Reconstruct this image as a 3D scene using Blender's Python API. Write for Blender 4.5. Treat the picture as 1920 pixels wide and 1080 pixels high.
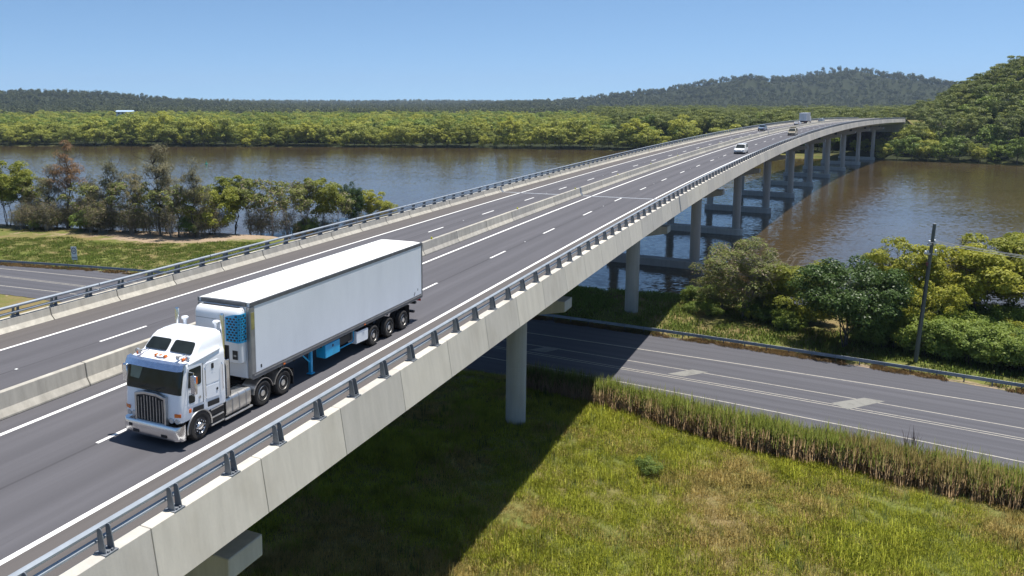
import bpy, bmesh, math, random
import numpy as np
from mathutils import Vector, Matrix, Euler

for _o in list(bpy.data.objects):
    bpy.data.objects.remove(_o, do_unlink=True)
scene = bpy.context.scene
COL = scene.collection
R = math.radians
rnd = random.Random(7)
nrg = np.random.default_rng(11)
HAZE = True

# ------------------------------------------------------------------ camera
CAM_H = 25.7
cam_data = bpy.data.cameras.new('camera')
cam = bpy.data.objects.new('camera', cam_data)
COL.objects.link(cam)
cam.location = (0, 0, CAM_H)
cam.rotation_euler = (math.pi / 2 - 0.1150, 0, 0)
cam_data.sensor_width = 36.0
cam_data.lens = 1506.3 / 1920 * 36.0
cam_data.shift_x = (960 - 795.4) / 1920
cam_data.shift_y = -(540 - 366.2) / 1920
cam_data.clip_start = 0.5
cam_data.clip_end = 60000
scene.camera = cam

# ------------------------------------------------------------------ sky, sun, exposure
SUN = Vector((0.205, 0.119, 1.0)).normalized()
SUN_EL = math.asin(SUN.z)
world = bpy.data.worlds.new('World')
scene.world = world
world.use_nodes = True
_wn = world.node_tree
_wn.nodes.clear()
_sky = _wn.nodes.new('ShaderNodeTexSky')
_sky.sky_type = 'NISHITA'
_sky.sun_disc = False
_sky.sun_elevation = SUN_EL
_sky.sun_rotation = math.atan2(SUN.x, SUN.y)
_sky.altitude = 0
_sky.air_density = 0.65
_sky.dust_density = 0.35
_sky.ozone_density = 1.6
_wtc = _wn.nodes.new('ShaderNodeTexCoord')
_wadd = _wn.nodes.new('ShaderNodeVectorMath')
_wadd.operation = 'ADD'
_wadd.inputs[1].default_value = (0, 0, 0.09)
_wn.links.new(_wtc.outputs['Generated'], _wadd.inputs[0])
_wn.links.new(_wadd.outputs[0], _sky.inputs['Vector'])
_bg = _wn.nodes.new('ShaderNodeBackground')
_bg.inputs['Strength'].default_value = 0.112
_wo = _wn.nodes.new('ShaderNodeOutputWorld')
_tint = _wn.nodes.new('ShaderNodeMix')
_tint.data_type = 'RGBA'
_tint.blend_type = 'MULTIPLY'
_tint.inputs[0].default_value = 1.0
_tint.inputs[7].default_value = (0.88, 1.03, 1.05, 1.0)
_wn.links.new(_sky.outputs[0], _tint.inputs[6])
_wn.links.new(_tint.outputs[2], _bg.inputs['Color'])
_wn.links.new(_bg.outputs[0], _wo.inputs['Surface'])

sun_data = bpy.data.lights.new('sun', 'SUN')
sun_data.energy = 5.0
sun_data.angle = R(0.53)
sun_data.color = (1.0, 0.955, 0.89)
sun = bpy.data.objects.new('sun', sun_data)
COL.objects.link(sun)
sun.rotation_euler = SUN.to_track_quat('Z', 'Y').to_euler()
sun.location = (0, 0, 80)

scene.view_settings.view_transform = 'Standard'
scene.view_settings.look = 'None'
scene.view_settings.exposure = 0.45
scene.view_settings.gamma = 1.0
scene.view_settings.use_curve_mapping = False
scene.cycles.use_denoising = True
scene.cycles.max_bounces = 6
scene.cycles.diffuse_bounces = 3
scene.cycles.glossy_bounces = 3
scene.cycles.transmission_bounces = 3
scene.cycles.transparent_max_bounces = 6
scene.cycles.volume_bounces = 0
scene.cycles.sample_clamp_indirect = 6
scene.cycles.caustics_reflective = False
scene.cycles.caustics_refractive = False

# ------------------------------------------------------------------ node material helpers
class NT:
    def __init__(s, name):
        s.m = bpy.data.materials.new(name)
        s.m.use_nodes = True
        s.t = s.m.node_tree
        s.t.nodes.clear()
        s.out = s.n('ShaderNodeOutputMaterial')
    def n(s, t, **kw):
        nd = s.t.nodes.new(t)
        for k, v in kw.items():
            if k.startswith('i_'):
                nd.inputs[k[2:].replace('_', ' ')].default_value = v
            else:
                setattr(nd, k, v)
        return nd
    def l(s, a, b):
        s.t.links.new(a, b)
    def noise(s, scale, detail=3, rough=0.55, vec=None, out='Fac', dist=0.0):
        nd = s.n('ShaderNodeTexNoise')
        nd.inputs['Scale'].default_value = scale
        nd.inputs['Detail'].default_value = detail
        nd.inputs['Roughness'].default_value = rough
        nd.inputs['Distortion'].default_value = dist
        if vec is not None:
            s.l(vec, nd.inputs['Vector'])
        return nd.outputs[out]
    def mapv(s, vec, scale=(1, 1, 1), loc=(0, 0, 0), rot=(0, 0, 0)):
        nd = s.n('ShaderNodeMapping')
        nd.inputs['Scale'].default_value = scale
        nd.inputs['Location'].default_value = loc
        nd.inputs['Rotation'].default_value = rot
        s.l(vec, nd.inputs['Vector'])
        return nd.outputs[0]
    def ramp(s, fac, stops, interp='LINEAR'):
        nd = s.n('ShaderNodeValToRGB')
        cr = nd.color_ramp
        cr.interpolation = interp
        while len(cr.elements) > 1:
            cr.elements.remove(cr.elements[-1])
        cr.elements[0].position = stops[0][0]
        cr.elements[0].color = stops[0][1] if len(stops[0][1]) == 4 else (*stops[0][1], 1)
        for p, c in stops[1:]:
            e = cr.elements.new(p)
            e.color = c if len(c) == 4 else (*c, 1)
        s.l(fac, nd.inputs[0])
        return nd.outputs[0]
    def rampf(s, fac, a, b):
        nd = s.n('ShaderNodeMapRange')
        nd.inputs['From Min'].default_value = a
        nd.inputs['From Max'].default_value = b
        s.l(fac, nd.inputs['Value'])
        return nd.outputs[0]
    def mix(s, fac, a, b, mode='MIX'):
        nd = s.n('ShaderNodeMix', data_type='RGBA', blend_type=mode)
        for sock, v in ((nd.inputs[0], fac), (nd.inputs[6], a), (nd.inputs[7], b)):
            if isinstance(v, (int, float)):
                sock.default_value = v
            elif isinstance(v, tuple):
                sock.default_value = v if len(v) == 4 else (*v, 1)
            else:
                s.l(v, sock)
        return nd.outputs[2]
    def math(s, op, a, b=None):
        nd = s.n('ShaderNodeMath', operation=op)
        for i, v in enumerate((a, b)):
            if v is None: continue
            if isinstance(v, (int, float)): nd.inputs[i].default_value = v
            else: s.l(v, nd.inputs[i])
        return nd.outputs[0]
    def bsdf(s, color, rough=0.6, metal=0.0, spec=0.5, normal=None, **kw):
        nd = s.n('ShaderNodeBsdfPrincipled')
        def put(sock, v):
            if isinstance(v, (int, float)): sock.default_value = v
            elif isinstance(v, tuple): sock.default_value = v if len(v) == 4 else (*v, 1)
            else: s.l(v, sock)
        put(nd.inputs['Base Color'], color)
        put(nd.inputs['Roughness'], rough)
        put(nd.inputs['Metallic'], metal)
        put(nd.inputs['Specular IOR Level'], spec)
        for k, v in kw.items():
            put(nd.inputs[k.replace('_', ' ')], v)
        if normal is not None: s.l(normal, nd.inputs['Normal'])
        return nd.outputs[0]
    def bump(s, h, strength=0.3, dist=0.05):
        nd = s.n('ShaderNodeBump')
        nd.inputs['Strength'].default_value = strength
        nd.inputs['Distance'].default_value = dist
        s.l(h, nd.inputs['Height'])
        return nd.outputs[0]
    def pos(s):
        return s.n('ShaderNodeNewGeometry').outputs['Position']
    def obj(s):
        return s.n('ShaderNodeTexCoord').outputs['Object']
    def uv(s):
        return s.n('ShaderNodeTexCoord').outputs['UV']
    def rand(s):
        return s.n('ShaderNodeObjectInfo').outputs['Random']
    def done(s, surf):
        s.l(surf, s.out.inputs['Surface'])
        return s.m

def plain(name, color, rough=0.5, metal=0.0, spec=0.5, var=0.12, scale=3.0, coat=0.0):
    t = NT(name)
    f = t.noise(scale, 4, 0.6, t.obj())
    c = t.mix(t.rampf(f, 0.3, 0.7), tuple(x * (1 - var) for x in color), tuple(min(1, x * (1 + var)) for x in color))
    r = t.math('ADD', t.math('MULTIPLY', f, 0.2), rough - 0.1)
    return t.done(t.bsdf(c, r, metal, spec, Coat_Weight=coat))

M = {}
def make_concrete(name, base, streak=0.25, stain=(0.30, 0.26, 0.20)):
    t = NT(name)
    p = t.pos()
    st = t.noise(1.0, 4, 0.65, t.mapv(p, (2.6, 2.6, 0.22)))
    fine = t.noise(14, 4, 0.6, p)
    runs = t.noise(1.0, 3, 0.7, t.mapv(p, (7, 7, 0.3)))
    blot = t.noise(0.55, 3, 0.5, p)
    lo = tuple(b * (1 - streak) for b in base)
    hi = tuple(min(1, b * (1 + streak * 0.55)) for b in base)
    c = t.mix(t.rampf(st, 0.3, 0.72), lo, hi)
    c = t.mix(t.math('MULTIPLY', t.rampf(blot, 0.52, 0.8), 0.28), c, stain)
    c = t.mix(t.math('MULTIPLY', t.rampf(fine, 0.35, 0.75), 0.2), c, tuple(b * 0.75 for b in base))
    c = t.mix(t.math('MULTIPLY', t.rampf(runs, 0.58, 0.74), 0.16), c, tuple(b * 0.62 for b in base))
    rr = t.ramp(t.rand(), [(0, (0.86, 0.86, 0.87)), (1, (1.06, 1.05, 1.02))])
    c = t.mix(1.0, c, rr, 'MULTIPLY')
    return t.done(t.bsdf(c, 0.85, 0, 0.25, t.bump(fine, 0.18, 0.01)))
M['concrete'] = make_concrete('concrete_panel', (0.56, 0.53, 0.475), 0.11)
M['concrete_parapet'] = make_concrete('concrete_parapet', (0.46, 0.435, 0.38))
M['concrete_pier'] = make_concrete('concrete_pier', (0.46, 0.45, 0.425), 0.16)

def make_asphalt(name, base, shoulder=None, edges=None, track=0.45):
    """UV: x = metres across, y = metres along"""
    t = NT(name)
    uv = t.uv()
    grain = t.noise(90, 2, 0.7, uv)
    speck = t.noise(38, 2, 0.8, uv)
    patch = t.noise(0.35, 4, 0.6, t.mapv(uv, (1, 0.25, 1)))
    streak = t.noise(1.0, 4, 0.6, t.mapv(uv, (1.6, 0.035, 1)))
    c = t.mix(t.rampf(streak, 0.3, 0.7), tuple(b * 0.86 for b in base), tuple(b * 1.12 for b in base))
    c = t.mix(t.math('MULTIPLY', t.rampf(patch, 0.45, 0.75), 0.35), c, tuple(b * 0.78 for b in base))
    sx = t.n('ShaderNodeSeparateXYZ'); t.l(uv, sx.inputs[0])
    ph = t.math('MULTIPLY', t.math('ADD', sx.outputs[0], track), 2 * math.pi / 1.78)
    tr = t.math('MULTIPLY', t.rampf(t.math('ADD', t.math('SINE', ph), t.math('MULTIPLY', t.math('SUBTRACT', streak, 0.5), 2.4)), -0.2, 1.1), 0.42)
    c = t.mix(tr, c, tuple(b * 0.70 for b in base))
    drip = t.noise(1.0, 5, 0.75, t.mapv(uv, (2.6, 0.12, 1)))
    c = t.mix(t.math('MULTIPLY', t.rampf(drip, 0.62, 0.74), 0.35), c, tuple(b * 0.55 for b in base))
    if shoulder is not None:
        m1 = t.rampf(sx.outputs[0], edges[0] + 0.1, edges[0] - 0.1)
        m2 = t.rampf(sx.outputs[0], edges[1] - 0.1, edges[1] + 0.1)
        m = t.math('ADD', m1, m2)
        for so in (0.03, -9.30):
            sm = t.rampf(t.math('ABSOLUTE', t.math('SUBTRACT', sx.outputs[0], so)), 0.07, 0.015)
            c = t.mix(t.math('MULTIPLY', sm, t.rampf(drip, 0.25, 0.75)), c, tuple(b * 0.35 for b in base))
        c = t.mix(t.math('MULTIPLY', m, 0.85), c, t.mix(t.rampf(streak, 0.3, 0.7), tuple(b * 0.9 for b in shoulder), tuple(b * 1.1 for b in shoulder)))
    g = t.ramp(grain, [(0.3, (0.72, 0.72, 0.72)), (0.7, (1.25, 1.25, 1.25))])
    c = t.mix(0.8, c, g, 'MULTIPLY')
    c = t.mix(t.math('MULTIPLY', t.rampf(speck, 0.66, 0.8), 0.35), c, (0.30, 0.29, 0.28))
    return t.done(t.bsdf(c, 0.88, 0, 0.25, t.bump(grain, 0.25, 0.006)))
M['asphalt'] = make_asphalt('bridge_asphalt', (0.101, 0.098, 0.107), (0.108, 0.097, 0.091), (-12.39, 3.57))
M['asphalt_low'] = make_asphalt('old_road_asphalt', (0.093, 0.092, 0.103))
def make_paint(name, col, wear=0.3, sc=5.0):
    t = NT(name)
    f = t.noise(sc, 5, 0.7, t.pos())
    c = t.mix(t.rampf(f, 0.48, 0.74), col, tuple(x * (1 - wear) for x in col))
    return t.done(t.bsdf(c, 0.7, 0, 0.3))
M['paint'] = make_paint('white_line_paint', (0.80, 0.79, 0.76), 0.22)
M['paint_old'] = make_paint('worn_cream_line_paint', (0.40, 0.375, 0.32), 0.45, 3.0)
M['paint_island'] = make_paint('worn_grey_island_paint', (0.215, 0.21, 0.19), 0.4, 1.5)
M['steel'] = plain('galvanised_steel', (0.30, 0.335, 0.375), 0.6, 0.25, 0.4, 0.14, 1.5)
M['steel_dark'] = plain('dull_galvanised_steel', (0.195, 0.212, 0.235), 0.6, 0.25, 0.4, 0.2, 2.0)
M['joint'] = plain('joint_steel', (0.42, 0.43, 0.45), 0.45, 0.3)
M['reflect_yellow'] = plain('yellow_reflector', (0.62, 0.58, 0.02), 0.4)
M['white_marker'] = plain('white_marker', (0.75, 0.75, 0.72), 0.4)
M['bearing'] = plain('dark_bearing', (0.05, 0.05, 0.05), 0.7)

# ------------------------------------------------------------------ mesh helpers
class MB:
    def __init__(s):
        s.v = []; s.f = []; s.mi = []; s.cur = 0; s.uvs = None
    def add(s, verts, faces):
        b = len(s.v)
        s.v.extend([tuple(p) for p in verts])
        s.f.extend([tuple(i + b for i in f) for f in faces])
        s.mi.extend([s.cur] * len(faces))
    def box(s, x0, x1, y0, y1, z0, z1):
        s.add([(x0, y0, z0), (x1, y0, z0), (x1, y1, z0), (x0, y1, z0), (x0, y0, z1), (x1, y0, z1), (x1, y1, z1), (x0, y1, z1)],
              [(0, 3, 2, 1), (4, 5, 6, 7), (0, 1, 5, 4), (1, 2, 6, 5), (2, 3, 7, 6), (3, 0, 4, 7)])
        return s
    def cbox(s, c, d, rot=None):
        hx, hy, hz = d[0] / 2, d[1] / 2, d[2] / 2
        vs = [Vector((sx * hx, sy * hy, sz * hz)) for sz in (-1, 1) for sx, sy in ((-1, -1), (1, -1), (1, 1), (-1, 1))]
        if rot is not None:
            m = Euler(rot).to_matrix()
            vs = [m @ v for v in vs]
        s.add([v + Vector(c) for v in vs], [(0, 3, 2, 1), (4, 5, 6, 7), (0, 1, 5, 4), (1, 2, 6, 5), (2, 3, 7, 6), (3, 0, 4, 7)])
        return s
    def prism(s, prof, a0, a1, axis='y'):
        """prof: list of 2D points; extruded along axis. axis y: prof=(x,z); x: prof=(y,z); z: prof=(x,y)"""
        n = len(prof)
        def P(p, a):
            return {'y': (p[0], a, p[1]), 'x': (a, p[0], p[1]), 'z': (p[0], p[1], a)}[axis]
        vs = [P(p, a0) for p in prof] + [P(p, a1) for p in prof]
        fs = [(i, (i + 1) % n, n + (i + 1) % n, n + i) for i in range(n)] + [tuple(range(n - 1, -1, -1)), tuple(range(n, 2 * n))]
        s.add(vs, fs)
        return s
    def loft(s, rings, caps=True):
        n = len(rings[0])
        vs = [p for r in rings for p in r]
        fs = []
        for k in range(len(rings) - 1):
            for i in range(n):
                j = (i + 1) % n
                fs.append((k * n + i, k * n + j, (k + 1) * n + j, (k + 1) * n + i))
        if caps:
            fs.append(tuple(range(n - 1, -1, -1)))
            fs.append(tuple((len(rings) - 1) * n + i for i in range(n)))
        s.add(vs, fs)
        return s
    def tube(s, pts, rad, n=8, caps=True):
        pts = [Vector(p) for p in pts]
        if isinstance(rad, (int, float)): rad = [rad] * len(pts)
        rings = []
        up = None
        for k, p in enumerate(pts):
            d = (pts[min(k + 1, len(pts) - 1)] - pts[max(k - 1, 0)])
            d = d.normalized() if d.length > 1e-9 else Vector((0, 0, 1))
            if up is None:
                up = d.orthogonal().normalized()
            up = (up - d * up.dot(d))
            up = up.normalized() if up.length > 1e-6 else d.orthogonal().normalized()
            w = d.cross(up)
            rings.append([p + (up * math.cos(a) + w * math.sin(a)) * rad[k] for a in [2 * math.pi * i / n for i in range(n)]])
        return s.loft(rings, caps)
    def lathe(s, prof, c=(0, 0, 0), axis='x', n=24):
        """prof: list of (along, radius)"""
        rings = []
        for a, r in prof:
            ring = []
            for i in range(n):
                t = 2 * math.pi * i / n
                u, w = r * math.cos(t), r * math.sin(t)
                ring.append({'x': (c[0] + a, c[1] + u, c[2] + w), 'y': (c[0] + w, c[1] + a, c[2] + u), 'z': (c[0] + u, c[1] + w, c[2] + a)}[axis])
            rings.append(ring)
        return s.loft(rings, True)
    def mesh(s, name, mats, bevel=0.0, segs=1, smooth=None):
        me = bpy.data.meshes.new(name)
        me.from_pydata(s.v, [], s.f)
        for m in (mats if isinstance(mats, (list, tuple)) else [mats]):
            me.materials.append(m)
        if any(s.mi):
            me.polygons.foreach_set('material_index', s.mi)
        bm = bmesh.new(); bm.from_mesh(me)
        bmesh.ops.recalc_face_normals(bm, faces=bm.faces)
        if bevel > 0:
            ed = [e for e in bm.edges if len(e.link_faces) == 2 and e.calc_face_angle(0) > R(30)]
            bmesh.ops.bevel(bm, geom=ed, offset=bevel, segments=segs, profile=0.5, affect='EDGES', clamp_overlap=True)
        bm.to_mesh(me); bm.free()
        if smooth is not None:
            me.polygons.foreach_set('use_smooth', [True] * len(me.polygons))
            me.set_sharp_from_angle(angle=R(smooth))
        me.update()
        return me

def tag(o, label=None, cat=None, group=None, kind=None):
    if label: o['label'] = label
    if cat: o['category'] = cat
    if group: o['group'] = group
    if kind: o['kind'] = kind
    return o
def link(name, me, parent=None, loc=None, rot=None, mat=None):
    o = bpy.data.objects.new(name, me)
    COL.objects.link(o)
    if parent is not None: o.parent = parent
    if loc is not None: o.location = loc
    if rot is not None: o.rotation_euler = rot
    if mat is not None: o.matrix_basis = mat
    return o
def empty(name, loc=(0, 0, 0), rotz=0.0):
    o = bpy.data.objects.new(name, None)
    o.empty_display_size = 0.3
    COL.objects.link(o)
    o.location = loc
    o.rotation_euler = (0, 0, rotz)
    return o
def big_mesh(name, V, F, mats, uv=None, smooth=False):
    """V (n,3) array, F (m,k) array"""
    V = np.asarray(V, dtype=np.float32); F = np.asarray(F, dtype=np.int32)
    me = bpy.data.meshes.new(name)
    k = F.shape[1]
    me.vertices.add(len(V)); me.vertices.foreach_set('co', V.ravel())
    me.loops.add(F.size); me.loops.foreach_set('vertex_index', F.ravel())
    me.polygons.add(len(F))
    me.polygons.foreach_set('loop_start', np.arange(0, F.size, k, dtype=np.int32))
    if smooth: me.polygons.foreach_set('use_smooth', np.ones(len(F), dtype=bool))
    me.update(calc_edges=True)
    for m in (mats if isinstance(mats, (list, tuple)) else [mats]):
        me.materials.append(m)
    if uv is not None:
        lay = me.uv_layers.new(name='UVMap')
        lay.data.foreach_set('uv', np.asarray(uv, dtype=np.float32)[F.ravel()].ravel())
    return me

# ------------------------------------------------------------------ bridge alignment
S0 = -90
_S = np.arange(S0, 520, 1.0)
_KN = [-60, 40, 120, 200, 280, 360, 440]
_k = np.interp(_S, _KN, [0.11, .689, .4664, .4361, .5366, .6329, .6383]) / 1000
_v = np.interp(_S, _KN, [1.6354, .8829, -.0553, -.7139, -1.2614, -1.4201, -1.4275]) / 10000
_i0 = -S0
_th = np.cumsum(_k); _th = _th - _th[_i0] + 0.4732
_X = np.cumsum(np.sin(_th)); _X = _X - _X[_i0] + 4.7618
_Y = np.cumsum(np.cos(_th)); _Y = _Y - _Y[_i0] + 56.9574
_g = np.cumsum(_v); _g = _g - _g[_i0] + 0.0075
_Z = np.cumsum(_g); _Z = _Z - _Z[_i0] - 11.1338 + CAM_H
CF = 0.0078
def bf(s):
    return (float(np.interp(s, _S, _X)), float(np.interp(s, _S, _Y)), float(np.interp(s, _S, _Z)), float(np.interp(s, _S, _th)), float(np.interp(s, _S, _g)))
def BP(s, o, h):
    x, y, z, t, g = bf(s)
    return Vector((x + o * math.cos(t), y - o * math.sin(t), z + h + CF * o))
def BM(s, o=0.0, h=0.0, flip=False):
    """placement matrix on the deck: local X across to the right, Y along the bridge, Z up"""
    x, y, z, t, g = bf(s)
    N = Vector((math.cos(t), -math.sin(t), CF)).normalized()
    T = Vector((math.sin(t), math.cos(t), g))
    T = (T - N * T.dot(N)).normalized()
    Zv = N.cross(T)
    if flip: N, T = -N, -T
    p = BP(s, o, h)
    return Matrix(((N.x, T.x, Zv.x, p.x), (N.y, T.y, Zv.y, p.y), (N.z, T.z, Zv.z, p.z), (0, 0, 0, 1)))
def sweep(s0, s1, step, prof, closed=True):
    """sweep a profile of (o,h) points along the bridge -> V,F,UV(o,s)"""
    ns = max(2, int(round((s1 - s0) / step)) + 1)
    ss = np.linspace(s0, s1, ns)
    n = len(prof)
    V = []; U = []
    for s in ss:
        for o, h in prof:
            V.append(BP(s, o, h)); U.append((o, s))
    F = []
    for k in range(ns - 1):
        for i in range(n if closed else n - 1):
            j = (i + 1) % n
            F.append((k * n + i, k * n + j, (k + 1) * n + j, (k + 1) * n + i))
    return [tuple(v) for v in V], F, U

# ------------------------------------------------------------------ terrain
def lerp_pts(pts):
    xs = np.array([p[0] for p in pts], float); ys = np.array([p[1] for p in pts], float)
    return lambda x: np.interp(x, xs, ys, left=None, right=None)
y_near = lerp_pts([(-3000, 420), (-400, 200), (-120, 176), (-86, 168), (-60, 160), (-40, 157), (-28, 153), (-12, 140), (5, 122), (20, 111), (34, 106), (45, 99), (60, 91), (80, 82), (120, 66), (200, 30), (400, -60), (3000, -900)])
y_far = lerp_pts([(-3000, 560), (-900, 520), (-255, 478), (-61, 466), (32, 455), (90, 439), (120, 420), (150, 394), (170, 372), (190, 366), (208, 358), (229, 345), (248, 327), (300, 290), (420, 200), (700, 50), (3000, -700)])
def quad(pts):
    return np.poly1d(np.polyfit([p[0] for p in pts], [p[1] for p in pts], 2))
rd_far = quad([(-63.27, 117.84), (-40.7, 110.39), (23.08, 82.67), (35.63, 73.91), (42.79, 68.96), (49.6, 64.11)])
rd_near = quad([(-53.72, 99.63), (-48.71, 97.67), (14.04, 65.35), (18.92, 61.75), (22.38, 59.56), (27.55, 56.53), (33.23, 52.93), (38.66, 49.36)])
ln_far = quad([(-61.84, 115.12), (-42.87, 107.33), (11.7, 81.88), (20.03, 77.26), (22.86, 75.22), (33.52, 69.38), (45.54, 62.1)])
ln_cl = quad([(-59.0, 109.69), (-44.53, 103.49), (17.04, 71.13), (21.03, 68.96), (32.53, 61.75), (37.18, 59.56), (42.8, 54.94)])
ln_near = quad([(-56.07, 104.11), (-47.36, 100.5), (15.67, 68.26), (19.94, 65.23), (28.81, 59.24), (34.92, 55.13), (40.39, 51.68)])
gd_top = quad([(-63.7, 118.8), (-50.8, 114.8), (-40.9, 111.0), (13.9, 87.2), (24.9, 82.2), (35.9, 74.5), (43.8, 69.2), (50.0, 64.7)])
def sstep(a, b, x):
    t = np.clip((x - a) / (b - a), 0, 1)
    return t * t * (3 - 2 * t)
def vnoise(x, y, sc, seed=0):
    x = np.asarray(x, float) / sc; y = np.asarray(y, float) / sc
    xi = np.floor(x).astype(np.int64); yi = np.floor(y).astype(np.int64)
    fx = x - xi; fy = y - yi
    fx = fx * fx * (3 - 2 * fx); fy = fy * fy * (3 - 2 * fy)
    def h(a, b):
        n = (a * 374761393 + b * 668265263 + seed * 974711) & 0x7fffffff
        n = ((n ^ (n >> 13)) * 1274126177) & 0x7fffffff
        return ((n ^ (n >> 16)) & 0xffff) / 65535.0
    return (h(xi, yi) * (1 - fx) + h(xi + 1, yi) * fx) * (1 - fy) + (h(xi, yi + 1) * (1 - fx) + h(xi + 1, yi + 1) * fx) * fy
ROAD_Z = 1.70
def ground_z(x, y):
    x = np.asarray(x, float); y = np.asarray(y, float)
    dn = (y_near(x) - y) * 0.85           # > 0 : near land
    df = (y - y_far(x)) * 0.85            # > 0 : far land
    near = -0.25 + 1.95 * sstep(-1.0, 9.0, dn)
    near = near + (vnoise(x, y, 7, 1) - 0.5) * 0.22 * sstep(3, 10, dn) + (vnoise(x, y, 2.1, 2) - 0.5) * 0.08
    # road corridor sits just under the road sheet
    inroad = sstep(-3.0, 0.0, y - rd_near(x)) * sstep(3.0, 0.0, y - rd_far(x)) * (np.abs(x) < 200)
    near = near * (1 - inroad) + (ROAD_Z - 0.06) * inroad
    # far land
    far = -0.25 + 1.3 * sstep(-2, 12, df) + 1.5 * sstep(300, 1400, df) + (vnoise(x, y, 40, 3) - 0.5) * 0.6
    hx = x / np.maximum(y, 1.0)
    head = 38 * sstep(0.555, 0.80, hx) * sstep(0, 120, df) * sstep(900, 540, y) * (y > 50)
    far = far + head
    # deck approach plateau
    d = np.hypot(x, y)
    a = np.arctan2(x, y)
    ridge = 31 * np.exp(-((a + 0.41) / 0.13) ** 2) + 22 * np.exp(-((a + 0.60) / 0.12) ** 2) + 8 * np.exp(-((a + 0.22) / 0.06) ** 2) + 9 * np.exp(-((a - 0.12) / 0.06) ** 2)
    far = far + ridge * np.exp(-((d - 2300) / 520) ** 2) * (0.55 + 0.75 * vnoise(x, y, 230, 5) + 0.25 * vnoise(x, y, 70, 9))
    mx, my = 1360, 2560
    u = x - mx; w = y - my
    mt = np.interp(u, [-1300, -1050, -850, -587, -331, -150, -9, 80, 178, 297, 600, 1000], [0, 3, 20, 60, 90, 98, 117, 106, 80, 68, 52, 8]) * np.exp(-(w / 430) ** 2)
    far = far + mt * (0.86 + 0.2 * vnoise(x, y, 190, 6) + 0.12 * vnoise(x, y, 60, 7))
    far = far + 14 * np.exp(-((d - 5600) / 500) ** 2) * (0.5 + vnoise(x, y, 500, 8))
    bed = -np.minimum(3.0, 0.25 + 0.12 * np.minimum(np.abs(dn), np.abs(df)))
    z = np.where(dn > -1.0, near, np.where(df > -2.0, far, bed))
    return z

# ================================================================== ground sheet
def make_ground_mat():
    t = NT('ground_grass_and_soil')
    p = t.pos()
    big = t.noise(0.09, 4, 0.6, p)
    mid = t.noise(0.45, 4, 0.65, p)
    fine = t.noise(5.0, 4, 0.7, p)
    green = t.mix(t.rampf(fine, 0.3, 0.7), (0.085, 0.105, 0.026), (0.165, 0.175, 0.045))
    tan = t.mix(t.rampf(fine, 0.3, 0.7), (0.15, 0.115, 0.05), (0.25, 0.19, 0.09))
    c = t.mix(t.rampf(t.math('ADD', t.math('MULTIPLY', big, 0.7), t.math('MULTIPLY', mid, 0.5)), 0.52, 0.72), green, tan)
    sa = t.n('ShaderNodeAttribute', attribute_name='sand').outputs['Fac']
    sn = t.math('ADD', sa, t.math('MULTIPLY', t.math('SUBTRACT', mid, 0.5), 0.9))
    sand = t.mix(t.rampf(fine, 0.3, 0.7), (0.24, 0.17, 0.11), (0.40, 0.31, 0.22))
    c = t.mix(t.rampf(sn, 0.42, 0.62), c, sand)
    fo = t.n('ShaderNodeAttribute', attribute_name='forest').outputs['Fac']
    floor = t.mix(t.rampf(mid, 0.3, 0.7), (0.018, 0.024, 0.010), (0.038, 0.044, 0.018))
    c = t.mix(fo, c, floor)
    return t.done(t.bsdf(c, 0.95, 0, 0.1, t.bump(fine, 0.5, 0.08)))
M['ground'] = make_ground_mat()
def build_ground():
    fr = np.concatenate([np.linspace(-math.pi, -R(62), 44)[:-1], np.linspace(-R(62), R(62), 500), np.linspace(R(62), math.pi, 44)[1:]])[:-1]
    rr = np.concatenate([[1.0], np.geomspace(6, 16000, 330)])
    A, Rr = np.meshgrid(fr, rr)
    x = (Rr * np.sin(A)).ravel(); y = (Rr * np.cos(A)).ravel()
    z = ground_z(x, y)
    na, nr = len(fr), len(rr)
    V = np.stack([x, y, z], 1)
    i = np.arange(nr - 1)[:, None] * na; j = np.arange(na)[None, :]; j2 = (j + 1) % na
    F = np.stack([i + j, i + j2, i + na + j2, i + na + j], 2).reshape(-1, 4)
    # centre cap is left as a tiny one-metre ring right under the camera, closed here
    me = big_mesh('ground', V, F, M['ground'], smooth=True)
    bm = bmesh.new(); bm.from_mesh(me); bm.verts.ensure_lookup_table()
    try: bm.faces.new([bm.verts[k] for k in range(na - 1, -1, -1)])
    except ValueError: pass
    bm.to_mesh(me); bm.free()
    dn = (y_near(x) - y) * 0.85; df = (y - y_far(x)) * 0.85
    sand = np.clip(sstep(15, 3, dn) * (dn > -5) * (x > -140) * (x < 60) * 0.6
                   + 0.95 * np.exp(-((x + 43) / 14) ** 2 - ((y - 141) / 6) ** 2)
                   + 0.5 * np.exp(-((x + 68) / 25) ** 2 - ((y - 146) / 4) ** 2)
                   + 0.62 * np.exp(-((y - rd_near(x) + 0.3) / 0.5) ** 2)
                   + 0.66 * np.exp(-((y - rd_far(x) - 0.6) / 0.8) ** 2)
                   + 0.8 * np.exp(-(((x - 28.3) * 0.83 + (y - 45.7) * -0.56) / 3.0) ** 2 - (((x - 28.3) * 0.56 + (y - 45.7) * 0.83) / 0.35) ** 2)
                   + 0.7 * np.exp(-((x - 187) / 14) ** 2 - ((y - 369) / 4) ** 2), 0, 1)
    forest = np.clip(sstep(-2, 3, df) - 0.9 * np.exp(-((x - 175) / 22) ** 2 - ((y - 385) / 14) ** 2), 0, 1)
    for n, a in (('sand', sand), ('forest', forest)):
        at = me.attributes.new(n, 'FLOAT', 'POINT'); at.data.foreach_set('value', a.astype(np.float32))
    return tag(link('ground', me), kind='structure')
build_ground()

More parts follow.
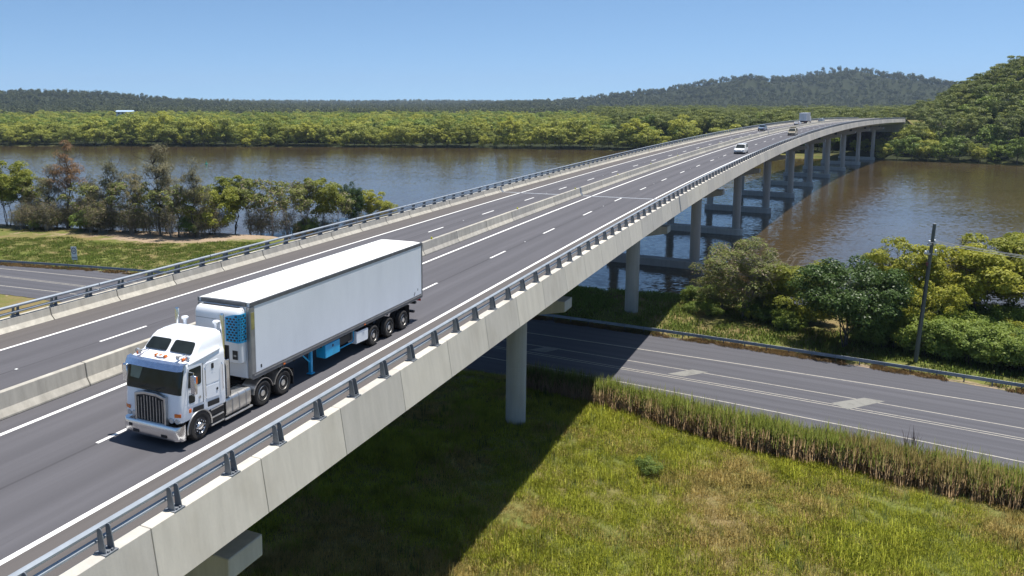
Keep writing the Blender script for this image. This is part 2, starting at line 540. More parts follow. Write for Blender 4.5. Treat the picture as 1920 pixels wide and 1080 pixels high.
# ================================================================== river
def make_water():
    t = NT('muddy_river_water')
    p = t.pos()
    w1 = t.noise(2.3, 3, 0.6, t.mapv(p, (0.5, 1.15, 1), rot=(0, 0, 0.35)), out='Color')
    w2 = t.noise(0.22, 3, 0.55, t.mapv(p, (0.6, 1.4, 1), rot=(0, 0, 0.2)), out='Color')
    def vm(op, x, y):
        n = t.n('ShaderNodeVectorMath', operation=op)
        for k, v in enumerate((x, y)):
            if isinstance(v, tuple): n.inputs[k].default_value = v
            else: t.l(v, n.inputs[k])
        return n.outputs[0]
    s = vm('ADD', vm('MULTIPLY', vm('SUBTRACT', w1, (0.5, 0.5, 0.5)), (0.24, 0.35, 0)), vm('MULTIPLY', vm('SUBTRACT', w2, (0.5, 0.5, 0.5)), (0.05, 0.075, 0)))
    calm = t.n('ShaderNodeAttribute', attribute_name='calm').outputs['Fac']
    patch = t.noise(0.011, 3, 0.5, t.mapv(p, (1, 2.2, 1), rot=(0, 0, 0.3)))
    amp = t.math('MULTIPLY', t.math('SUBTRACT', 1.0, t.math('MULTIPLY', calm, 0.9)), t.math('ADD', 0.62, t.math('MULTIPLY', t.rampf(patch, 0.25, 0.7), 0.38)))
    cmb = t.n('ShaderNodeCombineXYZ'); t.l(amp, cmb.inputs[0]); t.l(amp, cmb.inputs[1])
    nrm = vm('NORMALIZE', vm('ADD', vm('MULTIPLY', s, cmb.outputs[0]), (0, 0, 1)), (0, 0, 0))
    mud = t.noise(0.012, 4, 0.55, t.mapv(p, (1, 2.0, 1), rot=(0, 0, 0.5)))
    c = t.mix(t.rampf(mud, 0.35, 0.68), (0.052, 0.036, 0.015), (0.074, 0.052, 0.024))
    foam = t.noise(0.5, 5, 0.8, t.mapv(p, (0.25, 1.6, 1), rot=(0, 0, 0.3)))
    c = t.mix(t.math('MULTIPLY', t.rampf(foam, 0.78, 0.84), 0.3), c, (0.4, 0.38, 0.34))
    return t.done(t.bsdf(c, 0.09, 0, 0.5, nrm, IOR=1.36))
M['water'] = make_water()
_xs = np.concatenate([np.linspace(-6000, -900, 12), np.linspace(-800, 800, 81), np.linspace(900, 6000, 12)])
_a = y_near(_xs) - 30.0; _b = y_far(_xs) + 22.0
V = []; F = []
NY = 110
for i, xx in enumerate(_xs):
    for k in range(NY):
        V.append((xx, _a[i] + (_b[i] - _a[i]) * k / (NY - 1), 0.0))
for i in range(len(_xs) - 1):
    for k in range(NY - 1):
        F.append((i * NY + k, (i + 1) * NY + k, (i + 1) * NY + k + 1, i * NY + k + 1))
wme = big_mesh('river_water', V, F, M['water'])
_wv = np.array(V)
_cl = np.exp(-np.maximum(0, y_far(_wv[:, 0]) - _wv[:, 1]) / 13.0)
wme.attributes.new('calm', 'FLOAT', 'POINT').data.foreach_set('value', _cl.astype(np.float32))
tag(link('river_water', wme), kind='structure')

# ================================================================== lower road
def strip_between(f0, f1, x0, x1, z, step=1.5, wob=0.0, seed=0):
    n = int((x1 - x0) / step) + 1
    xs = np.linspace(x0, x1, n)
    rr = np.random.default_rng(seed)
    V = []; U = []
    s = 0.0
    for i, xx in enumerate(xs):
        # the strip's two rails follow the road's own cross direction
        sl = float(np.polyder(ln_cl)(xx)); nx, ny = -sl, 1.0
        l = math.hypot(nx, ny); nx /= l; ny /= l
        for q, f in enumerate((f0, f1)):
            yy = float(f(xx)) + (rr.uniform(-wob, wob) if wob else 0)
            V.append((xx, yy, z)); U.append(((yy - float(ln_cl(xx))), xx * 1.15))
    F = [(2 * i, 2 * i + 2, 2 * i + 3, 2 * i + 1) for i in range(n - 1)]
    return V, F, U
V, F, U = strip_between(lambda x: rd_near(x) - 0.25, lambda x: rd_far(x) + 0.1, -170, 150, ROAD_Z, 1.0, 0.12, 3)
lower_road = tag(link('road', big_mesh('road', V, F, M['asphalt_low'], U)), kind='structure')
def road_line(f, w, x0, x1, name='road_line', z=0.005):
    V, F, U = strip_between(lambda x: f(x) - w * 0.6, lambda x: f(x) + w * 0.6, x0, x1, ROAD_Z + z, 2.0)
    return link(name, big_mesh(name, V, F, M['paint_old'], U), lower_road)
road_line(ln_far, 0.15, -150, 130)
road_line(ln_near, 0.15, -150, 130)
road_line(lambda x: ln_cl(x) - 0.25, 0.105, -150, 130)
road_line(lambda x: ln_cl(x) + 0.25, 0.105, -150, 130)
_l2 = lambda x: ln_cl(x) + 0.16 + 2.75 * sstep(-30, 15, np.float64(x))
road_line(_l2, 0.12, -26, 130)
for q in ([(32.75, 62.26), (35.98, 63.39), (37.28, 62.62), (33.34, 60.86)], [(21.68, 69.24), (24.25, 70.39), (25.46, 69.66), (22.9, 68.54)], [(10.2, 76.2), (12.18, 77.25), (13.48, 76.57), (11.7, 75.45)]):
    link('painted_island', big_mesh('painted_island', [(a, b, ROAD_Z + 0.009) for a, b in q], [(0, 3, 2, 1)], M['paint_island']), lower_road)

# ------------------------------------------------------------------ lower guard rail
def guardrail():
    g = empty('guardrail', (0, float(gd_top(0)), ROAD_Z - 0.1))
    tag(g, 'low steel road barrier along the far edge of the old road below the bridge', 'guardrail')
    xs = []
    xx = -95.0
    while xx < 75:
        xs.append(xx); sl = float(np.polyder(gd_top)(xx)); xx += 2.0 / math.hypot(1, sl)
    post = MB().box(-0.05, 0.05, -0.06, 0.06, -0.3, 0.66).mesh('post', M['steel_dark'], 0.008)
    base = Vector(g.location)
    wprof = [(0.0, 0.40), (0.05, 0.44), (0.05, 0.50), (0.0, 0.55), (0.05, 0.60), (0.05, 0.66), (0.0, 0.71), (-0.02, 0.70), (0.03, 0.65), (0.03, 0.61), (-0.02, 0.55), (0.03, 0.49), (0.03, 0.45), (-0.02, 0.41)]
    mb = MB().prism([(-a, b) for a, b in wprof], -2.0, 2.0, 'y')
    beam = mb.mesh('beam', M['steel'])
    for i, xx in enumerate(xs):
        yy = float(gd_top(xx)); sl = float(np.polyder(gd_top)(xx)); a = math.atan2(1, sl)
        ang = math.atan2(sl, 1)
        p = Vector((xx, yy, ROAD_Z - 0.1))
        link('post', post, g, p - base + Vector((-math.sin(ang) * 0.08, math.cos(ang) * 0.08, 0)), (0, 0, ang))
        if i % 2 == 1:
            link('beam', beam, g, p - base, (0, 0, ang - math.pi / 2))
guardrail()

# ================================================================== bridge
bridge = empty('bridge', (0, 0, 0))
tag(bridge, 'long curved concrete motorway bridge on round columns crossing the river', 'bridge')
SB0, SB1 = -62.0, 413.0
V, F, U = sweep(SB0, SB1, 2.5, [(-14.95, 0), (5.8, 0)], closed=False)
road_surface = link('road_surface', big_mesh('road_surface', V, F, M['asphalt'], U), bridge)
V, F, U = sweep(SB0, SB1, 4, [(-15.39, -0.03), (6.4, -0.03), (6.4, -0.34), (-15.39, -0.34)])
link('deck_slab', big_mesh('deck_slab', V, F, M['concrete_pier']), bridge)
PIERS = [-33.8, 2.0, 38.5, 76.0, 113.5, 150, 187, 222, 257.5, 292.5, 328, 364, 400]
for o in (-13.2, -9.9, -6.6, -3.3, 0.0, 3.5):
    V, F, U = sweep(SB0, SB1, 5, [(o - 0.9, -0.345), (o + 0.9, -0.345), (o + 0.45, -2.12), (o - 0.45, -2.12)])
    link('girder', big_mesh('girder', V, F, M['concrete_pier']), bridge)
# parapet / fascia panels, one object each
PITCH = 4.45
prof = [(5.72, 0.002), (5.80, 0.30), (6.17, 0.60), (6.555, 0.60), (6.805, -1.07), (6.60, -1.07), (6.405, -0.36), (6.405, 0.002)]
pm = MB().prism(prof, -PITCH / 2 + 0.014, PITCH / 2 - 0.014, 'y').mesh('fascia_panel', M['concrete'], 0.012)
s = -34.58 - PITCH * 6 + PITCH / 2
while s < SB1 - 1:
    link('fascia_panel', pm, bridge, mat=BM(s))
    s += PITCH
prof = [(-14.66, 0.002), (-14.90, 0.24), (-14.98, 0.60), (-15.42, 0.60), (-15.66, -1.07), (-15.46, -1.07), (-15.40, 0.002)]
pm = MB().prism(prof, -PITCH / 2 + 0.014, PITCH / 2 - 0.014, 'y').mesh('parapet_segment', M['concrete_parapet'], 0.012)
s = -29.2 - PITCH * 7 + PITCH / 2
while s < SB1 - 1:
    link('parapet_segment', pm, bridge, mat=BM(s))
    s += PITCH
# median barrier segments
prof = [(-0.37, 0.002), (-0.36, 0.08), (-0.20, 0.34), (-0.12, 0.93), (0.12, 0.93), (0.20, 0.34), (0.36, 0.08), (0.37, 0.002)]
mm = MB().prism(prof, -2.985, 2.985, 'y').mesh('median_segment', M['concrete_parapet'], 0.02)
s = -34.1 - 27
while s < SB1 - 2:
    link('median_segment', mm, bridge, mat=BM(s + 3.0, -5.06))
    s += 6.0
rf = MB(); rf.prism([(-0.07, 0.0), (0.07, 0.0), (0.05, 0.16), (-0.05, 0.16)], -0.05, 0.05, 'y')
rf = rf.mesh('reflector', M['reflect_yellow'], 0.01)
s = -17.4
while s < 300:
    link('reflector', rf, bridge, mat=BM(s, -5.06, 0.93)); s += 18.05
rf2 = MB().box(-0.05, 0.02, -0.06, 0.06, 0, 0.12).mesh('side_reflector', M['reflect_yellow'])
s = 55.0
while s < 300:
    link('reflector', rf2, bridge, mat=BM(s, -14.84, 0.24)); s += 18.05
# joint cover plates on barriers and expansion joints across the deck
for sj in (38.3, 187.0, 328.0):
    for o0, o1, ds in ((-4.65, 5.5, 0.0), (-14.65, -5.5, 0.0)):
        V, F, U = sweep(sj - 0.28, sj + 0.28, 0.28, [(o0, 0.006), (o1, 0.006)], closed=False)
        link('expansion_joint', big_mesh('expansion_joint', V, F, M['joint']), bridge)
        V, F, U = sweep(sj - 0.05, sj + 0.05, 0.05, [(o0, 0.011), (o1, 0.011)], closed=False)
        link('joint_gap', big_mesh('joint_gap', V, F, M['bearing']), bridge)
    cp = MB().prism([(-0.39, 0.004), (-0.38, 0.10), (-0.22, 0.36), (-0.14, 0.95), (0.14, 0.95), (0.22, 0.36), (0.38, 0.10), (0.39, 0.004)], -0.3, 0.3, 'y').mesh('joint_cover', M['steel_dark'], 0.01)
    link('joint_cover', cp, bridge, mat=BM(sj, -5.06))
    cp = MB().prism([(6.562, 0.61), (6.575, 0.605), (6.822, -1.06), (6.807, -1.06)], -0.22, 0.22, 'y').mesh('joint_cover_plate', M['steel_dark'])
    link('joint_cover', cp, bridge, mat=BM(sj - 1.6))
    cp = MB().prism([(-14.64, 0.004), (-14.885, 0.25), (-14.965, 0.615), (-15.2, 0.615), (-15.0, 0.2)], -0.3, 0.3, 'y').mesh('joint_cover_left', M['steel_dark'])
    link('joint_cover', cp, bridge, mat=BM(sj))
# railing
def post_mesh(sign):
    mb = MB()
    for y in (-0.13, 0.13):
        # a tall fin: wide at the foot, rounded at the top
        pr = [(sign * a, b) for a, b in [(0.16, 0.0), (-0.08, 0.0), (-0.11, 0.44), (-0.11, 0.58), (-0.05, 0.63), (0.01, 0.63), (0.04, 0.58)]]
        mb.prism(pr, y - 0.012, y + 0.012, 'y')
    mb.box(-0.17 if sign > 0 else -0.21, 0.21 if sign > 0 else 0.17, -0.20, 0.20, 0.0, 0.025)
    for bx in (-0.13, 0.15):
        for by in (-0.06, 0.06):
            mb.box(bx - 0.025, bx + 0.025, by - 0.025, by + 0.025, 0.03, 0.075)
    return mb.mesh('rail_post', M['steel_dark'])
def rail_mesh(w, h, z, L):
    c = 0.35
    pr = [(-w, -h * c), (-w * c, -h), (w * c, -h), (w, -h * c), (w, h * c), (w * c, h), (-w * c, h), (-w, h * c)]
    return MB().prism([(a, b + z) for a, b in pr], -L / 2, L / 2, 'y').mesh('rail', M['steel'])
BAY = 2.275
far_posts = MB()
RL = BAY * 4
for side, o_p, s_ref, s_lim in ((1, 6.345, -40.27, 330.0), (-1, -15.20, -26.6, 235.0)):
    me = post_mesh(side)
    top = rail_mesh(0.08, 0.075, 0.575, RL - 0.012); low = rail_mesh(0.06, 0.06, 0.27, RL - 0.012)
    s = s_ref - BAY * 6
    k = 0
    while s < SB1:
        if s > -70:
            if s < s_lim:
                link('rail_post', me, bridge, mat=BM(s, o_p, 0.602))
            else:
                m = BM(s, o_p, 0.602)
                b = len(far_posts.v)
                far_posts.add([m @ Vector(v.co) for v in me.vertices], [tuple(p.vertices) for p in me.polygons])
        if k % 4 == 0 and s > -66 and s + RL < SB1 + 3:
            for rm in (top, low):
                link('rail', rm, bridge, mat=BM(s + 0.55 + RL / 2, o_p - side * 0.185, 0.602))
        s += BAY; k += 1
fp = link('far_rail_posts', far_posts.mesh('far_rail_posts', M['steel_dark']), bridge); fp['kind'] = 'stuff'
# painted lines on the deck
def deck_line(o, w, s0=SB0, s1=SB1, name='edge_line'):
    V, F, U = sweep(s0, s1, 3, [(o - w / 2, 0.005), (o + w / 2, 0.005)], closed=False)
    return link(name, big_mesh(name, V, F, M['paint'], U), bridge)
deck_line(-12.39, 0.18); deck_line(-3.57, 0.20); deck_line(3.57, 0.20); deck_line(-5.80, 0.15)
dash = big_mesh('lane_dash', [(-0.075, 0, 0), (0.075, 0, 0), (0.075, 2.95, 0), (-0.075, 2.95, 0)], [(0, 1, 2, 3)], M['paint'])
stud = MB().box(-0.06, 0.06, -0.06, 0.06, 0, 0.02).mesh('road_stud', M['white_marker'], 0.008)
dp = 12 * 0.9705
for o, ref in ((0.0, 0.0), (-9.269, 8.37)):
    s = ref - dp * 5
    while s < SB1 - 4:
        link('lane_dash', dash, bridge, mat=BM(s, o, 0.005))
        if int(round((s - ref) / dp)) % 2 == 0:
            link('road_stud', stud, bridge, mat=BM(s + 7.2, o, 0.004))
        s += dp
# piers
E_COL = 1.35; W_COL = -11.3
for i, sp in enumerate(PIERS[:-1]):
    p = empty('pier'); p.parent = bridge
    p.matrix_basis = Matrix.Translation(Vector((bf(sp)[0], bf(sp)[1], 0))) @ Matrix.Rotation(-bf(sp)[3], 4, 'Z')
    zd = bf(sp)[2]
    ht, hb = zd - 2.9, zd - 3.65
    o0, o1 = -14.4, 5.25
    # crosshead: tapers up towards both tips
    pr = [(o0, ht), (o1, ht), (o1, hb), (E_COL + 0.9, hb - 0.65), (W_COL - 0.9, hb - 0.65), (o0, hb)]
    link('crosshead', MB().prism(pr, -0.85, 0.85, 'y').mesh('crosshead', M['concrete_pier'], 0.03), p)
    for o in (-13.2, -9.9, -6.6, -3.3, 0.0, 3.5):
        link('bearing', MB().box(o - 0.35, o + 0.35, -0.6, 0.6, ht, zd - 2.09).mesh('bearing', M['bearing']), p)
    gz = 1.4 if i < 3 else 0.2
    in_water = i >= 3
    for o in (E_COL, W_COL):
        z0 = 1.0 if in_water else float(ground_z(*(BP(sp, o, 0).xy))) - 0.5
        c = MB().lathe([(z0, 0.74), (z0 + 0.02, 0.75), (6.2, 0.75), (6.21, 0.735), (6.25, 0.735), (6.26, 0.75), (hb - 0.6, 0.75)], (o, 0, 0), 'z', 32)
        link('column', c.mesh('column', M['concrete_pier'], smooth=40), p)
    if in_water:
        n = 10
        def cap_ring(z, grow=0.0):
            r = 1.05 + grow
            e = [(E_COL + 0.15 + r * math.cos(a), r * math.sin(a)) for a in np.linspace(-math.pi / 2, math.pi / 2, n)]
            w = [(W_COL - 0.15 + r * math.cos(a), r * math.sin(a)) for a in np.linspace(math.pi / 2, 3 * math.pi / 2, n)]
            return [(a, b, z) for a, b in e + w]
        c = MB().loft([cap_ring(-1.2), cap_ring(1.12), cap_ring(1.2, -0.08)])
        link('pile_cap', c.mesh('pile_cap', M['concrete_pier'], smooth=30), p)
ab = MB().box(-15.7, 6.2, -0.6, 2.6, -6, -0.36)
link('abutment', ab.mesh('abutment', M['concrete_pier']), bridge, mat=BM(SB1 - 2.0))
V, F, U = sweep(SB1 + 4, SB1 + 95, 4, [(-15.5, -0.02), (6.4, -0.02), (9.5, -3.0), (20, -18), (-30, -18), (-19, -3.0)])
tag(link('embankment', big_mesh('embankment', V, F, M['ground'])), kind='structure')
V, F, U = sweep(SB1, SB1 + 95, 3, [(-14.95, 0.004), (5.6, 0.004)], closed=False)
tag(link('approach_road', big_mesh('approach_road', V, F, M['asphalt'], U)), kind='structure')

# ================================================================== vehicles
M['truck_white'] = plain('white_truck_paint', (0.78, 0.79, 0.80), 0.32, 0, 0.5, 0.05, 1.2, coat=0.4)
def make_cab_paint():
    t = NT('scuffed_white_cab_paint')
    o = t.obj()
    dirt = t.noise(2.6, 6, 0.72, t.mapv(o, (1, 1, 1.8)))
    c = t.mix(t.rampf(dirt, 0.62, 0.74), (0.88, 0.90, 0.93), (0.42, 0.50, 0.60))
    return t.done(t.bsdf(c, 0.25, 0, 0.5, Coat_Weight=0.5))
M['cab_white'] = make_cab_paint()
def make_panel_paint():
    t = NT('white_trailer_panel')
    o = t.obj()
    st = t.noise(1.0, 4, 0.6, t.mapv(o, (1, 0.9, 0.3)))
    c = t.mix(t.rampf(st, 0.35, 0.75), (0.78, 0.81, 0.85), (0.70, 0.73, 0.77))
    return t.done(t.bsdf(c, 0.45, 0, 0.5))
M['trailer_white'] = make_panel_paint()
M['roof_white'] = plain('white_trailer_roof', (0.84, 0.83, 0.79), 0.5, 0, 0.4, 0.04, 0.7)
M['chrome'] = plain('polished_metal', (0.74, 0.74, 0.75), 0.20, 1.0, 0.5, 0.06, 4)
M['alloy'] = plain('dull_alloy', (0.56, 0.55, 0.53), 0.36, 0.9, 0.5, 0.12, 5)
M['black'] = plain('black_plastic', (0.022, 0.022, 0.024), 0.55, 0, 0.4, 0.3, 4)
M['rubber'] = plain('tyre_rubber', (0.032, 0.030, 0.029), 0.85, 0, 0.3, 0.35, 9)
M['glass'] = plain('dark_window_glass', (0.020, 0.025, 0.024), 0.13, 0, 0.35, 0.3, 2)
M['orange'] = plain('orange_lens', (0.72, 0.16, 0.015), 0.25, 0, 0.5, 0.1, 4, coat=0.5)
M['red'] = plain('red_lens', (0.50, 0.02, 0.015), 0.25, 0, 0.5, 0.1, 4, coat=0.5)
M['lamp'] = plain('clear_lamp', (0.55, 0.58, 0.60), 0.12, 0.5, 0.5, 0.2, 8, coat=0.6)
M['blue'] = plain('bright_blue_paint', (0.015, 0.36, 0.66), 0.38, 0, 0.5, 0.12, 3)
M['rail_grey'] = plain('grey_trailer_rail', (0.15, 0.155, 0.165), 0.45, 0.4, 0.5, 0.2, 3)
M['post_grey'] = plain('corner_post_metal', (0.34, 0.34, 0.34), 0.42, 0.6, 0.5, 0.15, 2)
M['yellow_patch'] = plain('faded_yellow_patch', (0.30, 0.27, 0.10), 0.6, 0, 0.4, 0.25, 6)
M['visor'] = plain('stainless_visor', (0.42, 0.50, 0.64), 0.22, 0.85, 0.5, 0.12, 6)  # blue in the base colour stands in for reflected sky
M['seat'] = plain('cab_interior', (0.10, 0.10, 0.095), 0.8)

def rrect(x0, x1, y0, y1, r, z, n=4):
    pts = []
    for cx, cy, a0 in ((x1 - r, y1 - r, 0), (x0 + r, y1 - r, 90), (x0 + r, y0 + r, 180), (x1 - r, y0 + r, 270)):
        for k in range(n + 1):
            a = R(a0 + 90 * k / n)
            pts.append((cx + r * math.cos(a), cy + r * math.sin(a), z))
    return pts
def plate(pts, thick, normal):
    """flat polygon given thickness along its normal"""
    n = Vector(normal).normalized() * thick
    mb = MB()
    k = len(pts)
    a = [Vector(p) for p in pts]; b = [p + n for p in a]
    mb.add(a + b, [tuple(range(k - 1, -1, -1)), tuple(range(k, 2 * k))] + [(i, (i + 1) % k, k + (i + 1) % k, k + i) for i in range(k)])
    return mb
def round_poly(pts, r=0.06, n=3):
    """round the corners of a planar 3D polygon"""
    out = []
    k = len(pts)
    P = [Vector(p) for p in pts]
    for i in range(k):
        a, b, c = P[i - 1], P[i], P[(i + 1) % k]
        d1 = (a - b); d2 = (c - b)
        rr = min(r, d1.length * 0.45, d2.length * 0.45)
        p1 = b + d1.normalized() * rr; p2 = b + d2.normalized() * rr
        for q in range(n + 1):
            t = q / n
            out.append(p1 * (1 - t) ** 2 + b * 2 * t * (1 - t) + p2 * t * t)
    return out

_wheel_cache = {}
def wheel_meshes(r, w, style):
    key = (r, w, style)
    if key in _wheel_cache: return _wheel_cache[key]
    t = MB().lathe([(-w / 2 + 0.03, r * 0.56), (-w / 2, r * 0.66), (-w / 2, r * 0.88), (-w / 2 + 0.035, r * 0.97), (-w / 2 + 0.07, r), (w / 2 - 0.07, r), (w / 2 - 0.035, r * 0.97), (w / 2, r * 0.88), (w / 2, r * 0.66), (w / 2 - 0.03, r * 0.56)], n=36)
    tm = t.mesh('tyre', M['rubber'], smooth=35)
    rim = MB()
    if style == 'steer':
        rim.lathe([(-w / 2 + 0.02, r * 0.55), (w / 2 - 0.02, r * 0.585), (w / 2 - 0.005, r * 0.56), (w / 2 - 0.05, r * 0.50), (w / 2 - 0.03, r * 0.32), (w / 2 + 0.035, r * 0.25), (w / 2 + 0.05, r * 0.18), (w / 2 + 0.05, 0.01)], n=30)
        for k in range(10):
            a = 2 * math.pi * k / 10
            rim.lathe([(w / 2 - 0.05, 0.026), (w / 2 + 0.01, 0.024), (w / 2 + 0.02, 0.01)], (0, r * 0.41 * math.cos(a), r * 0.41 * math.sin(a)), 'x', 8)
    elif style == 'drive':
        rim.lathe([(-w / 2 + 0.02, r * 0.55), (w / 2 - 0.02, r * 0.585), (w / 2 - 0.005, r * 0.56), (w / 2 - 0.14, r * 0.50), (w / 2 - 0.16, r * 0.36), (w / 2 - 0.05, r * 0.30), (w / 2 - 0.02, r * 0.22), (w / 2 - 0.02, 0.01)], n=30)
        for k in range(10):
            a = 2 * math.pi * k / 10
            rim.lathe([(w / 2 - 0.16, 0.024), (w / 2 - 0.11, 0.022), (w / 2 - 0.1, 0.01)], (0, r * 0.43 * math.cos(a), r * 0.43 * math.sin(a)), 'x', 8)
    else:
        rim.lathe([(-w / 2 + 0.02, r * 0.55), (w / 2 - 0.02, r * 0.6), (w / 2 - 0.01, r * 0.56), (w / 2 - 0.04, r * 0.4), (w / 2 - 0.02, r * 0.15), (w / 2 - 0.02, 0.01)], n=20)
    rm = rim.mesh('rim', M['chrome'] if style == 'steer' else M['alloy'], smooth=35)
    _wheel_cache[key] = (tm, rm)
    return tm, rm
def wheel(parent, x, y, r, w, style):
    e = empty('wheel'); e.parent = parent; e.location = (x, y, r)
    if x < 0: e.rotation_euler = (0, 0, math.pi)
    tm, rm = wheel_meshes(r, w, style)
    link('tyre', tm, e); link('rim', rm, e)
    return e
def part(parent, name, mb, mat, bevel=0.0, smooth=None, segs=1):
    return link(name, mb.mesh(name, mat, bevel, segs, smooth), parent)

# ------------------------------------------------------------------ prime mover
def build_truck():
    t = empty('truck')
    t.matrix_basis = BM(-34.19, 1.755, 0.006)
    tag(t, 'white cab-over prime mover with tall chrome grille pulling the white trailer', 'truck')
    # cab shell
    CR = 0.12
    rings = [rrect(-1.20, 1.20, 0.10, 2.34, 0.10, 0.86), rrect(-1.22, 1.22, 0.06, 2.35, CR, 1.0), rrect(-1.22, 1.22, 0.08, 2.35, CR, 1.5),
             rrect(-1.22, 1.22, 0.12, 2.35, CR, 1.92), rrect(-1.22, 1.22, 0.27, 2.35, CR, 2.62), rrect(-1.21, 1.21, 0.32, 2.36, CR, 2.74),
             rrect(-1.18, 1.18, 0.40, 2.37, CR, 2.795), rrect(-1.15, 1.15, 0.84, 2.38, 0.12, 2.88), rrect(-1.13, 1.13, 1.02, 2.38, 0.13, 3.06),
             rrect(-1.10, 1.10, 1.24, 2.38, 0.14, 3.28), rrect(-1.06, 1.06, 1.40, 2.37, 0.16, 3.38), rrect(-0.96, 0.96, 1.62, 2.32, 0.18, 3.44)]
    cab = part(t, 'cab', MB().loft(rings), M['cab_white'], smooth=38)
    # chassis
    ch = MB()
    for x in (-0.42, 0.42): ch.box(x - 0.05, x + 0.05, 0.5, 6.7, 0.62, 0.92)
    for y in (1.5, 3.0, 4.3, 5.6, 6.6): ch.box(-0.42, 0.42, y - 0.06, y + 0.06, 0.66, 0.86)
    ch.box(-0.9, 0.9, 0.5, 2.2, 0.55, 0.9)
    part(t, 'chassis', ch, M['black'], 0.01)
    fw = MB().lathe([(0.94, 0.5), (1.06, 0.5), (1.08, 0.45)], (0, 5.0, 0), 'z', 24)
    part(t, 'fifth_wheel', fw, M['black'])
    # bumper wraps round the corners
    def bring(z, f):
        return rrect(-1.235, 1.235, -0.10 + f, 0.40, 0.20, z, 6)
    bp = MB().loft([bring(0.25, 0.10), bring(0.29, 0.03), bring(0.48, 0.0), bring(0.73, 0.0), bring(0.77, 0.03)])
    bumper = part(t, 'bumper', bp, M['chrome'], smooth=40)
    for x in (-0.62, 0.62):
        part(bumper, 'fog_lamp', MB().box(x - 0.13, x + 0.13, -0.112, -0.09, 0.36, 0.46), M['black'], 0.01)
    part(bumper, 'tow_slot', MB().box(-0.92, -0.78, -0.110, -0.09, 0.54, 0.64), M['black'])
    # grille: frame with peaked top, dark core, bars
    gr = empty('grille'); gr.parent = t
    outer = [(-0.68, 0.70), (0.68, 0.70), (0.68, 1.70), (0.30, 1.79), (-0.30, 1.79), (-0.68, 1.70)]
    inner = [(-0.60, 0.79), (0.60, 0.79), (0.60, 1.62), (0.27, 1.69), (-0.27, 1.69), (-0.60, 1.62)]
    fr = MB()
    k = len(outer)
    vs = [(a, -0.05, b) for a, b in outer] + [(a, -0.05, b) for a, b in inner] + [(a, 0.10, b) for a, b in outer] + [(a, 0.02, b) for a, b in inner]
    fs = []
    for i in range(k):
        j = (i + 1) % k
        fs += [(i, j, k + j, k + i), (2 * k + i, 2 * k + j, j, i), (k + i, k + j, 3 * k + j, 3 * k + i)]
    fr.add(vs, fs)
    part(gr, 'grille_frame', fr, M['alloy'], 0.012)
    core = MB().prism(inner, 0.005, 0.03, 'y')
    part(gr, 'grille_core', core, M['black'])
    for i in range(9):
        x = -0.53 + i * 1.06 / 8
        part(gr, 'grille_bar', MB().box(x - 0.012, x + 0.012, -0.030, 0.004, 0.81, 1.57 + (0.08 if abs(x) < 0.35 else 0)), M['alloy'])
    # windscreen
    def fy(z): return float(np.interp(z, [1.0, 1.5, 1.92, 2.62, 2.74], [0.06, 0.08, 0.12, 0.27, 0.33]))
    rows = []
    for z in (1.80, 1.92, 2.1, 2.35, 2.60):
        y = fy(z) - 0.018
        xe = 1.205
        row = []
        for x in (-xe, -1.18, -1.14, -1.08, -0.95, -0.5, 0.0, 0.5, 0.95, 1.08, 1.14, 1.18, xe):
            q = max(0.0, abs(x) - (1.22 - CR))
            yy = y + CR - math.sqrt(max(0.0, CR * CR - min(q, CR) ** 2))
            row.append(Vector((x + 0.012 * (x > 1.1) - 0.012 * (x < -1.1), yy, z)))
        rows.append(row)
    n = len(rows[0])
    ws = MB(); ws.add([p for r in rows for p in r], [(a * n + b, a * n + b + 1, (a + 1) * n + b + 1, (a + 1) * n + b) for a in range(len(rows) - 1) for b in range(n - 1)])
    wind = part(t, 'windscreen', ws, M['glass'], smooth=60)
    ps = plate(round_poly([(-1.02, fy(2.16) - 0.024, 2.14), (-0.62, fy(2.14) - 0.024, 2.12), (-0.5, fy(2.50) - 0.024, 2.52), (-1.02, fy(2.52) - 0.024, 2.54)], 0.04), 0.003, (0, -1, 0.2))
    part(wind, 'painted_reflection', ps, plain('green_tint_reflection', (0.16, 0.20, 0.16), 0.3))  # pale green plate on the glass, a reflection painted in as colour
    for x0, x1 in ((-0.55, -0.15), (0.15, 0.55)):
        part(t, 'wiper', MB().tube([(x0, 0.09, 1.86), ((x0 + x1) / 2, 0.10, 1.94), (x1, 0.12, 1.99)], 0.014, 5), M['black'])
    # visor
    vp = [(0.34, 2.81), (0.14, 2.79), (0.05, 2.60), (0.07, 2.595), (0.16, 2.765), (0.34, 2.785)]
    vz = MB()
    ring = lambda x, b: [(x, y + b, z) for y, z in vp]
    vz.loft([ring(-1.26, 0.12), ring(-1.14, 0.02), ring(-0.6, -0.01), ring(0.0, -0.02), ring(0.6, -0.01), ring(1.14, 0.02), ring(1.26, 0.12)])
    part(t, 'sun_visor', vz, M['visor'], smooth=50)
    # high-roof windows
    def rp(z):  # front slope of the high roof
        return float(np.interp(z, [2.88, 3.06, 3.28], [0.84, 1.02, 1.24]))
    for x0, x1, x2, x3 in ((0.07, 1.04, 0.96, 0.09), (-1.04, -0.07, -0.09, -0.96)):
        zb, zt = 2.93, 3.245
        q = [(x0, rp(zb), zb), (x1, rp(zb), zb), (x2, rp(zt), zt), (x3, rp(zt), zt)]
        nrm = Vector((0, -(zt - zb), rp(zt) - rp(zb)))
        part(t, 'roof_window', plate(round_poly([Vector(p) + nrm.normalized() * 0.012 for p in q], 0.08), 0.02, nrm), M['glass'])
    # marker lamps, horns, spot lamps on the roof shelf
    part(t, 'lamp_pod', MB().lathe([(0, 0.26), (0.03, 0.24), (0.05, 0.12)], (0.0, 0.70, 2.855), 'z', 20), M['cab_white'], smooth=40)
